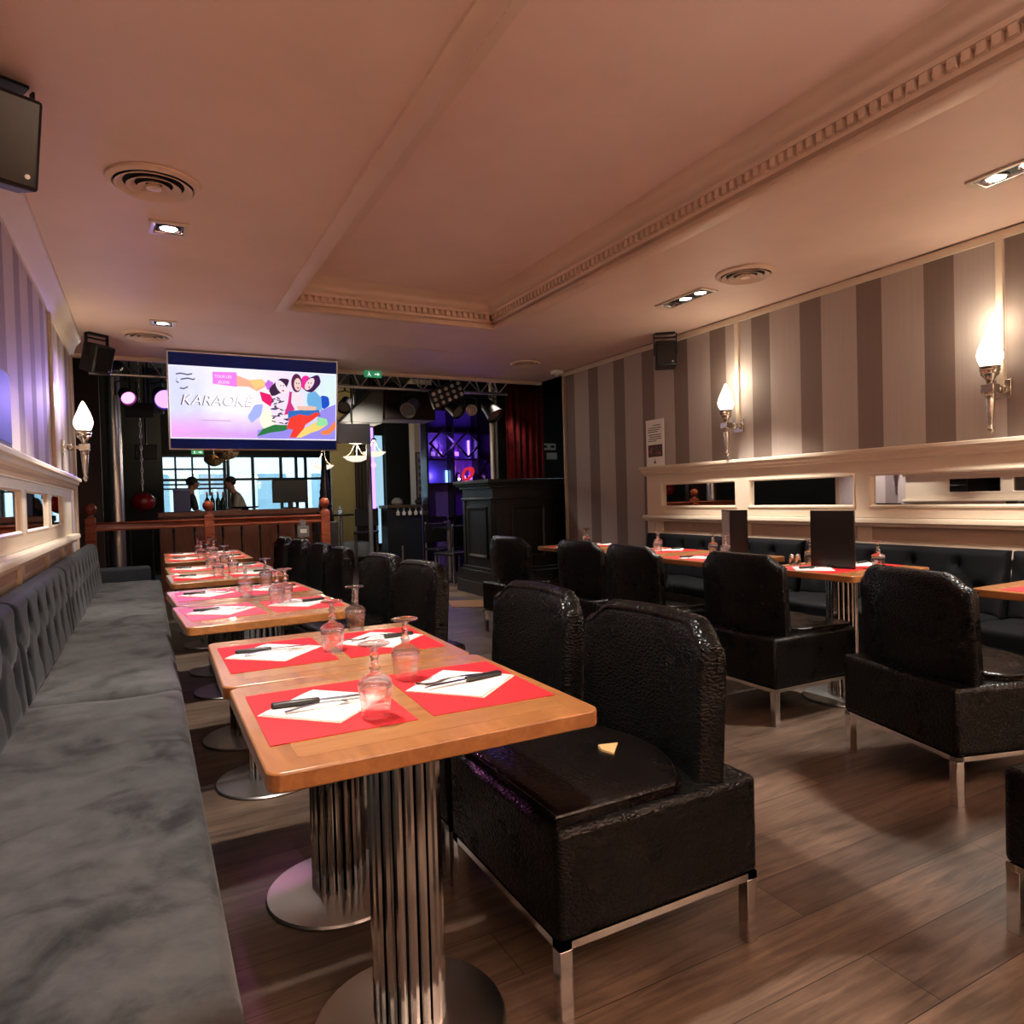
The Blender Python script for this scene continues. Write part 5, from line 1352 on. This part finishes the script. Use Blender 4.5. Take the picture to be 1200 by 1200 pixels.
# small pub tables and chairs
def pub_table(label, x, y, r, h):
    t = thing('pub_table', label, 'table', (x, y, 0), 0, 'small round tables in the hall')
    MB().lathe([(r, h-0.03), (r+0.005, h-0.015), (r, h), (0.001, h)], 24).build('tabletop', M['black_gloss'], t)
    MB().cyl((0,0,0.02), (0,0,h-0.03), 0.03, n=12).build('column', M['chrome_dull'], t)
    MB().lathe([(0.2, 0), (0.2, 0.015), (0.05, 0.03)], 24).build('base_disc', M['dark_metal'], t)
pub_table('small black high table in the hall right of the spire', 2.95, 11.9, 0.22, 1.0)
pub_table('small black table beside the booth with a glass on it', 3.93, 9.45, 0.25, 0.8)
for x, y, z, lb in ((2.92, 11.85, 1.002, 'stemmed glass on the small black high table in the hall'), (3.9, 9.42, 0.802, 'stemmed glass on the small black table beside the booth')):
    put('glass', lb, x, y, z, 0, None)
def bistro_chair(label, x, y, rz, hs=0.46):
    t = thing('bistro_chair', label, 'chair', (x, y, 0), rz, 'black bistro chairs in the hall')
    MB().box(-0.2, 0.2, -0.2, 0.2, hs-0.04, hs).build('seat', M['black_plastic'], t, bevel=0.012)
    MB().box(-0.2, 0.2, -0.2, -0.17, hs+0.08, hs+0.38).build('backrest', M['black_plastic'], t, bevel=0.01)
    for sx in (-1, 1):
        MB().cyl((sx*0.18, -0.19, 0), (sx*0.18, -0.19, hs+0.4), 0.013, n=8).build('leg', M['chrome_dull'], t)
        MB().cyl((sx*0.18, 0.18, 0), (sx*0.18, 0.18, hs-0.04), 0.013, n=8).build('leg', M['chrome_dull'], t)
bistro_chair('black bistro chair beside the small table left of the booth', 3.80, 9.0, rad(20))
bistro_chair('black bistro chair on the far side of the small table left of the booth', 4.02, 9.95, rad(190))
bistro_chair('black tall bistro chair at the high table right of the spire', 3.3, 11.6, rad(160), 0.7)
t = thing('low_platform', 'low platform with a pale top at the back of the hall', 'platform', (3.28, 12.75, 0))
MB().box(-0.38, 0.32, -0.3, 0.3, 0, 0.2).build('base', M['black_plastic'], t)
MB().box(-0.4, 0.34, -0.32, 0.32, 0.2, 0.46).build('pale_top', mat('pale_blue_grey', lin(176,194,200), 0.4), t, bevel=0.008)

# ------------------------------------------------------------------ lights of the hall and stage
def point(p, e, col, r=0.08):
    ld = bpy.data.lights.new('hall_light', 'POINT'); ld.energy = e; ld.color = col; ld.shadow_soft_size = r
    lo = bpy.data.objects.new('hall_light', ld); COL.objects.link(lo); lo.location = p
point((4.5, 10.4, 2.15), 10, (0.35, 0.15, 1.0), 0.1)
point((4.8, 10.4, 1.7), 6, (0.6, 0.15, 1.0), 0.1)
point((4.2, 10.8, 1.6), 5, (0.25, 0.25, 1.0), 0.1)
# stage beams towards the dining room, then added fill spots
spot_light((0.2, 8.45, 2.33), 110, None, 30, 0.8, 0.06, (0.42, 0.28, 1.0), (-0.72, -4.4, -0.4))
spot_light((-0.16, 8.45, 2.33), 420, None, 8.5, 0.9, 0.05, (1.0, 0.22, 0.74), (0.52, -5.0, -1.58))
spot_light((2.6, 8.45, 2.6), 110, None, 100, 0.8, 0.08, (1.0, 0.95, 0.88), (0.1, -0.35, -1))  # added fill spot, in place of window daylight on the floor
spot_light((0.9, 8.5, 2.5), 60, None, 95, 0.7, 0.08, (1.0, 0.82, 0.68), (0.1, 0.75, -1))  # added spot that brightens the bar counter front

# fill lamps added behind the camera to brighten the ceiling
def add_fill_lamp(label, x, y, e):
    t = thing('fill_lamp', label, 'fill lamp', (x, y, 0), 0, 'added fill lamps behind the camera')
    MB().lathe([(0.15, 0.0), (0.15, 0.02), (0.02, 0.035)], 28).build('base', M['dark_metal'], t)
    MB().cyl((0,0,0.03), (0,0,1.75), 0.013, n=12).build('pole', M['silver'], t)
    MB().lathe([(0.02, 1.74), (0.1, 1.78), (0.17, 1.86), (0.165, 1.862), (0.095, 1.79), (0.001, 1.76)], 28, cap=False).build('bowl_shade', M['cream'], t)
    MB().sphere((0,0,1.81), 0.03, 12, 8).build('bulb', M['bulb'], t)
    lo = spot_light((0, 0, 1.86), e, t, 165, 0.6, 0.08, (1.0, 0.86, 0.77), (0, 0, 1))
add_fill_lamp('tall fill lamp added behind the camera, on the left', 1.0, -1.5, 470)
add_fill_lamp('tall fill lamp added behind the camera, on the right', 3.7, -1.7, 470)
for x, y, z in ((1.27, 13.0, 2.11), (1.08, 13.3, 2.0)): point((x, y, z+0.12), 20, (1.0, 0.8, 0.55), 0.06)
spot_light((4.3, 8.5, 2.55), 26, None, 90, 0.6, 0.08, (1.0, 0.75, 0.6), (0.3, -0.05, -1))  # bare fill spot added to lift the red curtain
spot_light((2.4, 8.5, 2.55), 120, None, 110, 0.7, 0.08, (1.0, 0.85, 0.75), (0.25, 0.5, -1))  # bare fill spot added to wash the hall

# ------------------------------------------------------------------ world, camera, view
w = bpy.data.worlds.new('World'); SC.world = w; w.use_nodes = True
bg = w.node_tree.nodes['Background']
bg.inputs['Color'].default_value = (0.74, 0.89, 1.0, 1); bg.inputs['Strength'].default_value = 4.5

f, yaw, pitch, roll = 810.29, rad(27.822), rad(-1.1775), rad(1.59)
F = Vector((math.sin(yaw)*math.cos(pitch), math.cos(yaw)*math.cos(pitch), math.sin(pitch)))
Rr = Vector((math.cos(yaw), -math.sin(yaw), 0)); U = Rr.cross(F)
R2 = Rr*math.cos(roll) - U*math.sin(roll); U2 = Rr*math.sin(roll) + U*math.cos(roll)
cd = bpy.data.cameras.new('Camera'); cam = bpy.data.objects.new('Camera', cd); COL.objects.link(cam)
mw = Matrix((R2, U2, -F)).transposed().to_4x4(); mw.translation = (0, 0, 1.2)
cam.matrix_world = mw
cd.sensor_width = 36.0; cd.lens = 36.0*f/1200.0; cd.clip_start = 0.05; cd.clip_end = 100
SC.camera = cam
SC.view_settings.view_transform = 'Standard'; SC.view_settings.look = 'None'
SC.view_settings.gamma = 1.0; SC.view_settings.use_curve_mapping = False
SC.view_settings.exposure = 0.3
